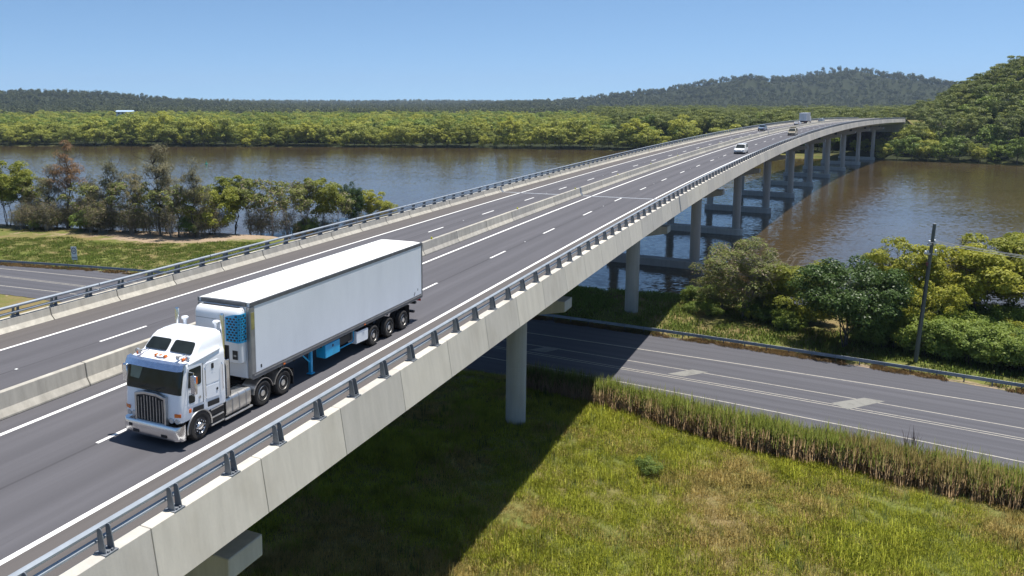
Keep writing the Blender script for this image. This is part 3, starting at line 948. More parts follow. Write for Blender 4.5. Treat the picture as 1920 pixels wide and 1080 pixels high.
    for x in (-0.2, 0.0, 0.2):
        part(t, 'marker_lamp', MB().lathe([(-0.02, 0.02), (0.0, 0.055), (0.10, 0.05), (0.13, 0.02)], (x, 0.50, 2.87), 'y', 10), M['orange'], smooth=40)
    for x in (-1.0, 1.0):
        part(t, 'marker_lamp', MB().lathe([(-0.02, 0.02), (0.0, 0.05), (0.10, 0.045), (0.12, 0.02)], (x, 0.48, 2.87), 'y', 10), M['orange'], smooth=40)
        h = MB().lathe([(-0.12, 0.08), (-0.08, 0.05), (0.1, 0.022), (0.38, 0.02), (0.40, 0.0)], (x * 0.84, 0.55, 2.93), 'y', 12)
        h.box(x * 0.84 - 0.02, x * 0.84 + 0.02, 0.62, 0.66, 2.83, 2.93)
        part(t, 'air_horn', h, M['chrome'], smooth=40)
        part(t, 'spot_lamp', MB().lathe([(-0.05, 0.075), (0.0, 0.08), (0.06, 0.05), (0.08, 0.01)], (x * 1.12, 0.62, 2.90), 'y', 14), M['lamp'], smooth=40)
    # doors, sleeper panels on both sides
    for sx in (1, -1):
        X = 1.222 * sx
        def side(pts, th=0.014, r=0.05, off=0.0):
            return plate(round_poly([(X + sx * off, a, b) for a, b in pts], r), th, (sx, 0, 0))
        door = part(t, 'door', side([(0.40, 1.34), (1.12, 1.28), (1.14, 2.64), (0.46, 2.64)]), M['cab_white'])
        part(door, 'door_window', side([(0.44, 1.94), (1.06, 1.94), (1.08, 2.56), (0.50, 2.56)], 0.008, 0.07, 0.016), M['glass'])
        part(door, 'kerb_window', side([(0.46, 1.42), (0.74, 1.40), (0.74, 1.70), (0.46, 1.70)], 0.008, 0.05, 0.016), M['glass'])
        part(door, 'handle', side([(0.92, 1.44), (1.02, 1.44), (1.02, 1.54), (0.92, 1.54)], 0.02, 0.05, 0.016), M['alloy'])
        part(door, 'seam', side([(1.14, 1.25), (1.165, 1.25), (1.175, 2.6), (1.15, 2.6)], 0.004, 0.002, 0.002), M['black'])
        lk = part(t, 'locker_door', side([(1.30, 1.30), (1.96, 1.24), (1.96, 1.70), (1.30, 1.74)], 0.014, 0.06), M['cab_white'])
        part(lk, 'latch', MB().lathe([(0.0, 0.05), (0.03, 0.045), (0.035, 0.01)], (X + sx * 0.0 if sx > 0 else X - 0.035, 1.84, 1.50), 'x', 12), M['black'])
        sl = part(t, 'sleeper_panel', side([(1.30, 1.80), (1.96, 1.77), (1.98, 2.52), (1.32, 2.54)], 0.014, 0.06), M['cab_white'])
        part(sl, 'sleeper_vent', side([(1.58, 2.28), (1.70, 2.28), (1.70, 2.46), (1.58, 2.46)], 0.008, 0.02, 0.016), M['black'])
        part(t, 'grab_rail', MB().tube([(X + sx * 0.03, 1.24, 1.35), (X + sx * 0.06, 1.23, 1.42), (X + sx * 0.06, 1.22, 2.35), (X + sx * 0.03, 1.22, 2.42)], 0.016, 6), M['chrome'])
        part(t, 'grab_rail', MB().tube([(X + sx * 0.03, 2.10, 1.35), (X + sx * 0.06, 2.09, 1.42), (X + sx * 0.06, 2.08, 2.30), (X + sx * 0.03, 2.08, 2.36)], 0.016, 6), M['chrome'])
        part(t, 'roof_fairing', MB().tube([(sx * 1.17, 0.52, 2.72), (sx * 1.17, 1.2, 2.79), (sx * 1.15, 2.05, 2.87), (sx * 1.13, 2.10, 2.87)], [0.07, 0.09, 0.09, 0.05], 8), M['cab_white'], smooth=40)
        part(t, 'side_window', plate(round_poly([(sx * 1.105, 1.50, 2.98), (sx * 1.105, 1.62, 2.98), (sx * 1.045, 1.64, 3.22), (sx * 1.045, 1.52, 3.22)], 0.03), 0.016, (sx, 0, 0.2)), M['black'])
        # lower vents and steps
        part(t, 'side_vent', side([(0.62, 1.06), (1.16, 1.02), (1.16, 1.18), (0.66, 1.22)], 0.008, 0.02), M['black'])
        part(t, 'side_vent', side([(1.36, 1.00), (1.94, 0.96), (1.94, 1.14), (1.36, 1.18)], 0.008, 0.02), M['black'])
        st = MB().box(min(0.86 * sx, 1.17 * sx), max(0.86 * sx, 1.17 * sx), 1.42, 2.25, 0.22, 0.88)
        step = part(t, 'step_box', st, M['black'], 0.02)
        for z in (0.26, 0.52, 0.80):
            part(step, 'step_tread', MB().box(min(1.0 * sx, 1.235 * sx), max(1.0 * sx, 1.235 * sx), 1.50, 2.15, z, z + 0.045), M['alloy'], 0.008)
        # wheel arch: chrome rim round the steer wheel opening
        arch = [(0.95 + 0.585 * math.cos(a), 0.46 + 0.56 * math.sin(a)) for a in np.linspace(R(-8), R(188), 16)]
        part(t, 'wheel_arch', MB().tube([(X * 0.995, a, b) for a, b in arch], 0.028, 6), M['alloy'], smooth=40)
        dk = plate([(X * 0.996, a, b) for a, b in arch], 0.006, (sx, 0, 0))
        part(t, 'arch_opening', dk, M['black'])
        # mirror
        mr = MB().cbox((sx * 1.52, 0.42, 2.12), (0.24, 0.12, 0.62))
        mirror = part(t, 'mirror', mr, M['chrome'], 0.03, 40)
        part(mirror, 'mirror_lamp', MB().cbox((sx * 1.52 + sx * 0.125, 0.42, 2.30), (0.012, 0.07, 0.22)), M['orange'])
        arm = MB().tube([(sx * 1.2, 0.50, 2.50), (sx * 1.5, 0.44, 2.52), (sx * 1.5, 0.44, 1.74), (sx * 1.2, 0.50, 1.78)], 0.018, 6)
        part(mirror, 'mirror_arm', arm, M['chrome'])
        # lamps on the front
        for x in (0.83, 1.06):
            part(t, 'headlight', MB().lathe([(-0.025, 0.02), (-0.02, 0.085), (0.0, 0.10), (0.05, 0.10)], (sx * x, 0.055 + (0.02 if x > 1 else 0), 0.92), 'y', 18), M['lamp'], smooth=40)
        part(t, 'indicator', plate(round_poly([(sx * 0.98, 0.055, 1.06), (sx * 1.20, 0.12, 1.06), (sx * 1.20, 0.12, 1.18), (sx * 0.98, 0.055, 1.18)], 0.02), 0.03, (sx * 0.35, -1, 0)), M['orange'])
        part(t, 'side_indicator', side([(0.46, 1.10), (0.56, 1.10), (0.56, 1.22), (0.46, 1.22)], 0.02, 0.02), M['orange'])
        # exhaust stack, air intake, heat shield
        ex = MB().lathe([(1.0, 0.075), (2.9, 0.075), (2.92, 0.075), (3.92, 0.075), (3.96, 0.065), (3.93, 0.055), (3.5, 0.055)], (sx * 1.03, 2.45, 0), 'z', 16)
        part(t, 'exhaust_stack', ex, M['chrome'], smooth=40)
        ai = MB().lathe([(3.0, 0.065), (3.58, 0.065), (3.58, 0.12), (3.61, 0.13), (3.64, 0.13), (3.67, 0.10), (3.68, 0.02)], (sx * 0.72, 2.50, 0), 'z', 18)
        part(t, 'air_intake', ai, M['cab_white'], smooth=40)
        hs = MB().box(min(1.10 * sx, 1.225 * sx), max(1.10 * sx, 1.225 * sx), 2.37, 2.52, 1.0, 2.35)
        part(t, 'heat_shield', hs, M['chrome'], 0.015)
        part(t, 'rear_fin', MB().box(min(1.0 * sx, 1.215 * sx), max(1.0 * sx, 1.215 * sx), 2.525, 2.56, 1.0, 2.82), M['black'], 0.005)
        # fuel tank with straps
        tk = MB().prism([(a, b) for a, b in [(sx * q[0], q[1]) for q in [(p[0], p[1]) for p in rrect(0.56, 1.22, 0.30, 0.97, 0.14, 0, 5)]]], 2.30, 3.66, 'y')
        tank = part(t, 'fuel_tank', tk, M['alloy'], 0.02, 40)
        for y in (2.62, 3.0, 3.38):
            sb = MB().prism([(sx * q[0], q[1]) for q in rrect(0.55, 1.23, 0.29, 0.98, 0.15, 0, 5)], y - 0.03, y + 0.03, 'y')
            part(tank, 'tank_strap', sb, M['post_grey'], 0.004, 40)
        part(tank, 'tank_step', MB().box(min(1.0 * sx, 1.24 * sx), max(1.0 * sx, 1.24 * sx), 2.2, 3.72, 0.20, 0.27), M['alloy'], 0.015)
        part(tank, 'filler_cap', MB().lathe([(0.96, 0.06), (1.01, 0.06), (1.015, 0.02)], (sx * 0.95, 2.8, 0), 'z', 12), M['black'])
        for y in (4.36, 5.62):
            # mudguard hoop over each drive wheel
            a = np.linspace(R(12), R(168), 12)
            ro, ri = 0.60, 0.575
            vs = []; fs = []
            for q in a:
                for rr_, xx in ((ro, 0.62 * sx), (ro, 1.245 * sx), (ri, 1.245 * sx), (ri, 0.62 * sx)):
                    vs.append((xx, y + rr_ * math.cos(q), 0.47 + rr_ * math.sin(q)))
            for i in range(len(a) - 1):
                for j in range(4):
                    fs.append((i * 4 + j, i * 4 + (j + 1) % 4, (i + 1) * 4 + (j + 1) % 4, (i + 1) * 4 + j))
            mg = MB(); mg.add(vs, fs)
            part(t, 'mudguard', mg, M['alloy'], smooth=40)
        wheel(t, sx * 1.08, 0.95, 0.48, 0.30, 'steer')
        for y in (4.36, 5.62):
            wheel(t, sx * 1.095, y, 0.48, 0.29, 'drive')
            wheel(t, sx * 0.76, y, 0.48, 0.29, 'drive')
        part(t, 'mudflap', MB().box(min(0.62 * sx, 1.2 * sx), max(0.62 * sx, 1.2 * sx), 6.28, 6.30, 0.2, 0.85), M['black'])
    ax = MB()
    for y, z in ((0.95, 0.48), (4.36, 0.48), (5.62, 0.48)):
        ax.tube([(-1.0, y, z), (1.0, y, z)], 0.08, 8)
    part(t, 'axle', ax, M['black'])
    return t
build_truck()

# ------------------------------------------------------------------ refrigerated semi-trailer
def build_trailer():
    Y0 = 3.75
    t = empty('semi_trailer')
    t.matrix_basis = BM(-34.19 + Y0, 1.755, 0.006)
    tag(t, 'long white refrigerated box trailer with a blue-grilled cooling unit on its nose', 'trailer')
    L = 13.9
    part(t, 'box_body', MB().box(-1.215, 1.215, 0.03, L - 0.03, 1.32, 3.98), M['trailer_white'], 0.02)
    part(t, 'side_panel', MB().box(1.216, 1.228, 0.24, L - 0.10, 1.40, 3.90), M['trailer_white'])
    part(t, 'side_panel', MB().box(-1.228, -1.216, 0.24, L - 0.10, 1.40, 3.90), M['trailer_white'])
    rf_ = MB().loft([[(-1.20, y, 3.985), (1.20, y, 3.985), (1.17, y, 4.05), (0.8, y, 4.075), (-0.8, y, 4.075), (-1.17, y, 4.05)] for y in (0.03, 0.3, 4, 8, 12, L - 0.05)])
    part(t, 'roof', rf_, M['roof_white'], smooth=40)
    for sx in (1, -1):
        a, b = sorted((sx * 1.19, sx * 1.245))
        part(t, 'top_rail', MB().box(a, b, 0.0, L, 3.90, 4.06), M['rail_grey'], 0.015)
        part(t, 'bottom_rail', MB().box(a, b, 0.0, L, 1.17, 1.40), M['rail_grey'], 0.012)
        part(t, 'rub_strip', MB().box(*sorted((sx * 1.245, sx * 1.258)), 0.1, L - 0.1, 1.30, 1.34), M['post_grey'])
        cpst = part(t, 'corner_post', MB().box(*sorted((sx * 1.05, sx * 1.240)), -0.02, 0.24, 1.22, 3.90), M['post_grey'], 0.03)
        part(t, 'rear_post', MB().box(*sorted((sx * 1.12, sx * 1.242)), L - 0.10, L + 0.02, 1.17, 4.06), M['rail_grey'], 0.015)
        if sx > 0:
            part(cpst, 'faded_patch', MB().box(1.241, 1.246, 0.02, 0.20, 3.05, 3.68), M['yellow_patch'])
        for y in (1.9, 8.0):
            part(t, 'marker_lamp', MB().box(*sorted((sx * 1.258, sx * 1.275)), y - 0.06, y + 0.06, 1.20, 1.25), M['orange'])
    part(t, 'data_plate', MB().box(1.229, 1.234, 0.50, 0.58, 1.50, 1.62), M['black'])
    for a, b in ((13.35, 1.62), (13.02, 1.50), (12.95, 1.42)):
        part(t, 'scuff_mark', plate([(1.2285, a, b), (1.2285, a + 0.06, b + 0.02), (1.2285, a + 0.05, b + 0.14), (1.2285, a + 0.01, b + 0.12)], 0.003, (1, 0, 0)), M['black'])
    part(t, 'front_header', MB().box(-1.05, 1.05, -0.03, 0.03, 3.90, 4.055), M['rail_grey'], 0.01)
    part(t, 'front_wall', MB().box(-1.05, 1.05, -0.01, 0.03, 1.22, 3.90), M['trailer_white'])
    part(t, 'front_kick_panel', MB().box(-1.04, 1.04, -0.04, -0.012, 1.22, 1.80), M['trailer_white'], 0.01)
    part(t, 'kick_panel_seam', MB().box(-0.012, 0.012, -0.044, -0.04, 1.24, 1.78), M['black'])
    # cooling unit
    def ring(z, f, w=1.06):
        return rrect(-w, w, -0.44 + f, 0.0, 0.16, z, 6)
    unit = MB().loft([ring(1.84, 0.10, 1.0), ring(1.90, 0.02), ring(2.3, 0.0), ring(3.45, 0.0), ring(3.49, 0.0), ring(3.66, 0.01), ring(3.80, 0.08, 1.04), ring(3.87, 0.18, 0.98)])
    cu = part(t, 'cooling_unit', unit, M['truck_white'], smooth=40)
    part(cu, 'unit_seam', MB().prism([(q[0], q[1]) for q in rrect(-1.063, 1.063, -0.443, -0.01, 0.16, 0, 6)], 3.435, 3.45, 'z'), M['rail_grey'])
    part(cu, 'top_slot', MB().box(-0.85, 0.85, -0.20, -0.08, 3.865, 3.885), M['black'])
    # blue honeycomb screen round the near front corner
    screen = empty('grille_screen'); screen.parent = cu
    arcp = [(-0.0, 0)] 
    path = [(0.44, -0.446), (0.66, -0.446), (0.90, -0.446), (0.98, -0.425), (1.04, -0.37), (1.066, -0.28), (1.066, -0.06)]
    cum = [0]
    for i in range(1, len(path)): cum.append(cum[-1] + math.hypot(path[i][0] - path[i - 1][0], path[i][1] - path[i - 1][1]))
    def onpath(d, out=0.0):
        x = float(np.interp(d, cum, [p[0] for p in path])); y = float(np.interp(d, cum, [p[1] for p in path]))
        d2 = min(d + 0.02, cum[-1]); d1 = max(d - 0.02, 0)
        tx = float(np.interp(d2, cum, [p[0] for p in path])) - float(np.interp(d1, cum, [p[0] for p in path]))
        ty = float(np.interp(d2, cum, [p[1] for p in path])) - float(np.interp(d1, cum, [p[1] for p in path]))
        l = math.hypot(tx, ty) or 1
        return (x + out * ty / l, y - out * tx / l)
    for sxm in (1,):
        bm_ = MB()
        nd = 22
        vs = []; fs = []
        for i in range(nd + 1):
            dd = cum[-1] * i / nd
            lo = 2.62 + 0.05 * (1 - i / nd); hi = 3.70 - 0.30 * max(0, 0.5 - i / nd) ** 1.2
            for out, z in ((0.0, lo), (0.012, lo), (0.012, hi), (0.0, hi)):
                x, y = onpath(dd, out); vs.append((x * sxm, y, z))
        for i in range(nd):
            for j in range(4):
                fs.append((i * 4 + j, i * 4 + (j + 1) % 4, (i + 1) * 4 + (j + 1) % 4, (i + 1) * 4 + j))
        bm_.add(vs, fs)
        part(screen, 'screen_panel', bm_, M['blue'])
        hx = MB()
        nrow = 10
        for rw in range(nrow):
            z = 2.74 + rw * 0.098
            for cn in range(8):
                dd = 0.10 + cn * 0.155 + (0.0775 if rw % 2 else 0)
                if dd > cum[-1] - 0.05: continue
                hi = 3.70 - 0.30 * max(0, 0.5 - dd / cum[-1]) ** 1.2
                if z > hi - 0.05: continue
                ring_ = []
                for q in range(6):
                    a = 2 * math.pi * q / 6
                    x, y = onpath(dd + 0.060 * math.cos(a), 0.016)
                    ring_.append((x * sxm, y, z + 0.040 * math.sin(a)))
                hx.add(ring_, [tuple(range(6))])
        part(screen, 'screen_holes', hx, M['black'])
    part(cu, 'control_panel', MB().box(0.72, 0.96, -0.455, -0.435, 2.02, 2.36), M['black'], 0.01)
    part(cu, 'control_display', MB().box(0.78, 0.90, -0.462, -0.455, 2.14, 2.20), M['post_grey'])
    # running gear
    fr = MB()
    for x in (-0.5, 0.5): fr.box(x - 0.06, x + 0.06, 0.6, L - 0.2, 0.95, 1.168)
    for k in range(14): fr.box(-1.15, 1.15, 0.8 + k * 0.95, 0.88 + k * 0.95, 1.06, 1.166)
    part(t, 'chassis', fr, M['black'], 0.01)
    for sx in (1, -1):
        lg = MB().box(*sorted((sx * 0.80, sx * 0.94)), 4.15, 4.29, 0.10, 1.1)
        lg.box(*sorted((sx * 0.74, sx * 1.0)), 4.08, 4.36, 0.05, 0.10)
        leg = part(t, 'landing_leg', lg, M['blue'], 0.015)
        part(leg, 'leg_brace', MB().tube([(sx * 0.87, 3.55, 1.08), (sx * 0.87, 4.18, 0.55)], 0.035, 6), M['blue'])
        tb = part(t, 'tool_box', MB().box(*sorted((sx * 0.72, sx * 1.20)), 4.85, 5.98, 0.54, 1.12), M['blue'], 0.02)
        part(tb, 'box_latch', MB().box(*sorted((sx * 1.20, sx * 1.215)), 5.38, 5.46, 0.92, 1.02), M['black'])
        part(t, 'pallet_rack', MB().tube([(sx * 1.1, 6.05, 0.62), (sx * 1.1, 7.15, 0.62), (sx * 1.1, 7.25, 0.68), (sx * 1.1, 7.25, 1.1)], 0.03, 6), M['blue'])
        part(t, 'rack_tray', MB().box(*sorted((sx * 0.2, sx * 1.05)), 6.1, 7.2, 0.70, 1.05), M['black'], 0.02)
        part(t, 'guard_panel', MB().box(*sorted((sx * 0.75, sx * 1.21)), 7.34, 7.38, 0.48, 1.05), M['trailer_white'], 0.01)
        part(t, 'guard_panel', plate(round_poly([(sx * 1.19, 7.36, 0.50), (sx * 1.19, 8.33, 0.46), (sx * 1.19, 8.36, 1.0), (sx * 1.19, 7.36, 1.02)], 0.08), 0.02, (sx, 0, 0)), M['trailer_white'])
        for y in (8.86, 10.34, 11.80):
            wheel(t, sx * 1.095, y, 0.48, 0.29, 'drive')
            wheel(t, sx * 0.76, y, 0.48, 0.29, 'drive')
        part(t, 'mudflap', MB().box(*sorted((sx * 0.62, sx * 1.22)), 12.42, 12.44, 0.16, 1.1), M['black'])
        part(t, 'tail_lamp', MB().box(*sorted((sx * 0.8, sx * 1.15)), L - 0.06, L - 0.02, 0.98, 1.10), M['red'], 0.01)
    part(t, 'tail_lamp_bar', MB().box(-1.2, 1.2, 13.1, 13.3, 0.98, 1.1), M['black'], 0.02)
    part(t, 'rear_under_bar', MB().box(-1.2, 1.2, 12.95, 13.1, 0.56, 0.68), M['black'], 0.02)
    ax = MB()
    for y in (8.86, 10.34, 11.80): ax.tube([(-1.0, y, 0.48), (1.0, y, 0.48)], 0.075, 8)
    part(t, 'axle', ax, M['black'])
    for x in (-0.45, 0.45):
        part(t, 'under_bar_stay', MB().box(x - 0.05, x + 0.05, 12.97, 13.07, 0.66, 1.0), M['black'])
build_trailer()

# ------------------------------------------------------------------ cars further along the bridge
def car_paint(name, col, metal=0.0):
    return plain(name, col, 0.28, metal, 0.5, 0.04, 2.0, coat=0.6)
def build_car(s, o, flip, label, paint, L=4.6, W=1.86, H=1.62, hood=0.95, belt=1.0, kind='suv', rack=False):
    """local y = 0 at the front, increasing to the rear"""
    t = empty('car')
    t.matrix_basis = BM(s, o, 0.006, flip)
    tag(t, label, 'car', 'cars on the bridge')
    w = W / 2
    # lower body, sections along the length
    st = [(0.0, 0.42, 0.70, 0.80), (0.10, 0.32, 0.82, 0.93), (0.5, 0.24, hood - 0.04, 0.99), (0.25 * L, 0.22, hood, 1.0), (0.32 * L, 0.22, belt, 1.0),
          (0.6 * L, 0.22, belt + 0.03, 1.0), (0.88 * L, 0.24, belt + 0.04, 0.98), (L - 0.12, 0.34, belt - 0.02, 0.93), (L, 0.45, belt - 0.15, 0.86)]
    rings = []
    for y, zb, zt, f in st:
        rings.append([(-w * f * 0.92, y, zb), (w * f * 0.92, y, zb), (w * f, y, zb + 0.18), (w * f, y, zb + (zt - zb) * 0.7), (w * f * 0.93, y, zt), (-w * f * 0.93, y, zt), (-w * f, y, zb + (zt - zb) * 0.7), (-w * f, y, zb + 0.18)])
    part(t, 'body', MB().loft(rings), paint, smooth=35)
    ys = {'suv': (0.27, 0.45, 0.86, 0.97), 'sedan': (0.30, 0.46, 0.70, 0.88), 'wagon': (0.26, 0.42, 0.90, 0.985), 'ute': (0.27, 0.42, 0.62, 0.66)}[kind]
    yb0, yt0, yt1, yb1 = [q * L for q in ys]
    gw = w * 0.91; rw = w * 0.74
    zr = H - 0.05
    gb = belt - 0.02
    gl = MB().loft([[(-gw, yb0, gb), (gw, yb0, gb), (gw, yb1, gb), (-gw, yb1, gb)], [(-rw, yt0, zr), (rw, yt0, zr), (rw, yt1, zr), (-rw, yt1, zr)]])
    part(t, 'windows', gl, M['glass'], 0.03)
    rfm = MB().loft([rrect(-rw - 0.02, rw + 0.02, yt0 - 0.06, yt1 + 0.06, 0.12, zr - 0.015), rrect(-rw + 0.01, rw - 0.01, yt0, yt1, 0.12, H - 0.01), rrect(-rw + 0.15, rw - 0.15, yt0 + 0.2, yt1 - 0.2, 0.12, H)])
    part(t, 'roof', rfm, paint, smooth=50)
    pl = MB()
    for sx in (-1, 1):
        for (a, b) in ((yb0, yt0), (yb1, yt1), ((yb0 + yb1) / 2, (yt0 + yt1) / 2)):
            pl.tube([(sx * gw, a, gb), (sx * (rw + 0.005), b, zr)], 0.045, 5)
    part(t, 'pillar', pl, paint)
    for sx in (-1, 1):
        part(t, 'headlight', MB().cbox((sx * w * 0.72, 0.10, 0.76), (0.36, 0.14, 0.15)), M['lamp'], 0.03)
        part(t, 'tail_lamp', MB().cbox((sx * w * 0.84, L - 0.06, 0.86), (0.18, 0.14, 0.30)), M['red'], 0.02)
        part(t, 'wing_mirror', MB().cbox((sx * (w + 0.08), yb0 + 0.35, belt + 0.06), (0.2, 0.12, 0.15)), paint, 0.03)
        for y in (0.19 * L, 0.80 * L):
            wheel(t, sx * (w - 0.11), y, 0.35, 0.23, 'car')
    part(t, 'front_grille', MB().cbox((0, 0.035, 0.70), (W * 0.42, 0.06, 0.14)), M['black'], 0.01)
    part(t, 'front_bumper', MB().cbox((0, 0.06, 0.46), (W * 0.80, 0.12, 0.16)), M['black'] if kind != 'sedan' else paint, 0.03)
    part(t, 'rear_bumper', MB().cbox((0, L - 0.04, 0.50), (W * 0.86, 0.14, 0.18)), M['black'], 0.03)
    part(t, 'number_plate', MB().cbox((0, L + 0.035, 0.72), (0.40, 0.02, 0.13)), M['white_marker'])
    if rack:
        rk = MB()
        for y in np.linspace(yt0 + 0.1, yt1 - 0.1, 5): rk.tube([(-rw, y, H + 0.14), (rw, y, H + 0.14)], 0.02, 5)
        for x in (-rw, rw): rk.tube([(x, yt0, H), (x, yt0 + 0.1, H + 0.14), (x, yt1 - 0.1, H + 0.14), (x, yt1, H)], 0.025, 5)
        part(t, 'roof_rack', rk, M['black'])
        part(t, 'roof_load', MB().box(-rw * 0.8, rw * 0.8, yt0 + 0.3, yt1 - 0.3, H + 0.15, H + 0.38), plain('khaki_canvas', (0.20, 0.17, 0.10), 0.9), 0.06)
        part(t, 'bull_bar', MB().tube([(-0.7, -0.05, 0.5), (-0.6, -0.1, 1.0), (0.6, -0.1, 1.0), (0.7, -0.05, 0.5)], 0.04, 6), M['black'])
    return t
build_car(110.5, 1.75, False, 'white SUV driving behind the big truck towards the camera', car_paint('white_suv_paint', (0.80, 0.80, 0.79)), 4.9, 2.0, 1.80, 1.02, 1.12, 'suv')
build_car(182.0, 1.6, False, 'beige and brown four-wheel drive with a loaded roof rack, behind the white SUV', car_paint('beige_paint', (0.36, 0.31, 0.22)), 4.9, 1.95, 1.85, 1.1, 1.2, 'wagon', True)
build_car(209.0 + 5, -10.9, True, 'silver-blue utility driving away on the far carriageway, nearest car there', car_paint('silver_blue_paint', (0.30, 0.40, 0.52), 0.3), 5.2, 1.9, 1.78, 1.05, 1.1, 'ute')
build_car(265.0, -9.6, True, 'white sedan driving away close behind the box lorry', car_paint('white_sedan_paint', (0.78, 0.79, 0.80)), 4.7, 1.84, 1.46, 0.92, 0.96, 'sedan')
build_car(318.0, -10.9, True, 'pale blue-white hatchback farthest along the bridge, ahead of the box lorry', car_paint('pale_blue_paint', (0.55, 0.64, 0.72)), 4.4, 1.82, 1.52, 0.94, 0.98, 'wagon')

def build_box_truck(s, o):
    t = empty('box_truck')
    t.matrix_basis = BM(s, o, 0.006, True)
    tag(t, 'grey-white box lorry driving away on the far carriageway of the bridge', 'truck')
    # local y = 0 front ; box behind
    part(t, 'cab', MB().loft([rrect(-1.15, 1.15, 0.05, 2.0, 0.12, 0.6), rrect(-1.18, 1.18, 0.0, 2.05, 0.15, 1.2), rrect(-1.15, 1.15, 0.15, 2.05, 0.2, 2.2), rrect(-1.05, 1.05, 0.35, 2.0, 0.2, 2.75)]), M['truck_white'], smooth=40)
    part(t, 'windscreen', MB().cbox((0, 0.14, 1.95), (2.0, 0.05, 0.75), (-0.2, 0, 0)), M['glass'], 0.01)
    part(t, 'cargo_box', MB().box(-1.24, 1.24, 2.3, 10.2, 1.05, 4.05), plain('pale_grey_box', (0.56, 0.58, 0.62), 0.45, 0, 0.5, 0.1, 0.8), 0.03)
    for x in (-0.63, 0.63):
        dr = part(t, 'rear_door', MB().box(x - 0.58, x + 0.58, 10.2, 10.23, 1.15, 3.95), plain('pale_box_door', (0.68, 0.69, 0.71), 0.4, 0, 0.5, 0.06, 1.0), 0.01)
        part(dr, 'lock_rod', MB().box(x - 0.02 + (0.3 if x < 0 else -0.3), x + 0.02 + (0.3 if x < 0 else -0.3), 10.23, 10.26, 1.2, 3.9), M['post_grey'])
    for k in range(9):
        for sx in (1, -1):
            part(t, 'box_rib', MB().box(*sorted((sx * 1.24, sx * 1.262)), 2.7 + k * 0.85, 2.76 + k * 0.85, 1.1, 4.0), M['post_grey'])
    part(t, 'chassis', MB().box(-0.5, 0.5, 1.0, 10.0, 0.6, 1.045), M['black'])
    part(t, 'rear_under_bar', MB().box(-1.15, 1.15, 10.0, 10.12, 0.5, 0.66), M['black'])
    for sx in (1, -1):
        part(t, 'tail_lamp', MB().box(*sorted((sx * 0.8, sx * 1.15)), 10.12, 10.16, 0.72, 0.86), M['red'])
        for y in (1.1, 7.4, 8.6):
            wheel(t, sx * 1.06, y, 0.48, 0.30, 'drive')
        part(t, 'mudflap', MB().box(*sorted((sx * 0.75, sx * 1.2)), 9.2, 9.22, 0.2, 0.95), M['black'])
build_box_truck(283.0 + 10, -11.6)

# ================================================================== vegetation
def leaf_mat(name, c0, c1, trans=0.35, rough=0.55, hue_by_tree=0.5, dead=None):
    t = NT(name)
    n = t.noise(0.9, 3, 0.6, t.obj())
    isl = t.n('ShaderNodeNewGeometry').outputs['Random Per Island']
    f = t.math('ADD', t.math('MULTIPLY', t.rampf(n, 0.3, 0.7), 0.55), t.math('MULTIPLY', isl, 0.45))
    c = t.mix(f, c0, c1)
    rr = t.ramp(t.rand(), [(0, (1 - hue_by_tree * 0.7, 1 - hue_by_tree * 0.6, 1 - hue_by_tree * 0.7)), (0.5, (1, 1, 1)), (1, (1 + hue_by_tree * 0.6, 1 + hue_by_tree * 0.45, 1.0))])
    c = t.mix(1.0, c, rr, 'MULTIPLY')
    if dead is not None:
        c = t.mix(t.math('GREATER_THAN', isl, dead[0]), c, dead[1])
    d = t.bsdf(c, rough, 0, 0.25)
    tr = t.n('ShaderNodeBsdfTranslucent'); t.l(c, tr.inputs['Color'])
    mx = t.n('ShaderNodeMixShader'); mx.inputs[0].default_value = trans
    t.l(d, mx.inputs[1]); t.l(tr.outputs[0], mx.inputs[2])
    return t.done(mx.outputs[0])
def bark_mat(name, c0, c1):
    t = NT(name)
    n = t.noise(2.0, 4, 0.65, t.mapv(t.obj(), (1, 1, 0.25)))
    return t.done(t.bsdf(t.mix(t.rampf(n, 0.3, 0.7), c0, c1), 0.9, 0, 0.15))
M['lf_mangrove'] = leaf_mat('mangrove_leaves', (0.195, 0.235, 0.042), (0.45, 0.455, 0.09))
M['lf_wattle'] = leaf_mat('yellow_green_leaves', (0.165, 0.2, 0.03), (0.39, 0.39, 0.062), 0.4)
M['lf_dark'] = leaf_mat('dark_glossy_leaves', (0.03, 0.062, 0.014), (0.1, 0.155, 0.034), 0.22, 0.42, 0.1)
M['lf_green'] = leaf_mat('fresh_green_leaves', (0.12, 0.185, 0.034), (0.28, 0.345, 0.07), 0.35)
M['lf_euc'] = leaf_mat('eucalypt_leaves', (0.115, 0.15, 0.036), (0.275, 0.3, 0.085), 0.3)
M['lf_far'] = leaf_mat('distant_forest_leaves', (0.053, 0.074, 0.030), (0.127, 0.144, 0.057), 0.2)
M['lf_cas'] = leaf_mat('she_oak_needles', (0.15, 0.148, 0.08), (0.3, 0.265, 0.15), 0.3, 0.7)
M['lf_rust'] = leaf_mat('rusty_needles', (0.168, 0.105, 0.056), (0.280, 0.175, 0.098), 0.3, 0.7)
M['lf_sparse'] = leaf_mat('sparse_olive_leaves', (0.14, 0.17, 0.045), (0.3, 0.32, 0.095), 0.35, 0.6, 0.2, (0.82, (0.30, 0.24, 0.17)))
M['lf_twig'] = leaf_mat('brown_twiggy_leaves', (0.15, 0.13, 0.075), (0.32, 0.27, 0.17), 0.35, 0.7, 0.25, (0.75, (0.12, 0.15, 0.035)))
M['bark'] = bark_mat('brown_bark', (0.055, 0.045, 0.036), (0.13, 0.11, 0.09))
M['bark_grey'] = bark_mat('pale_grey_bark', (0.15, 0.135, 0.12), (0.34, 0.31, 0.27))

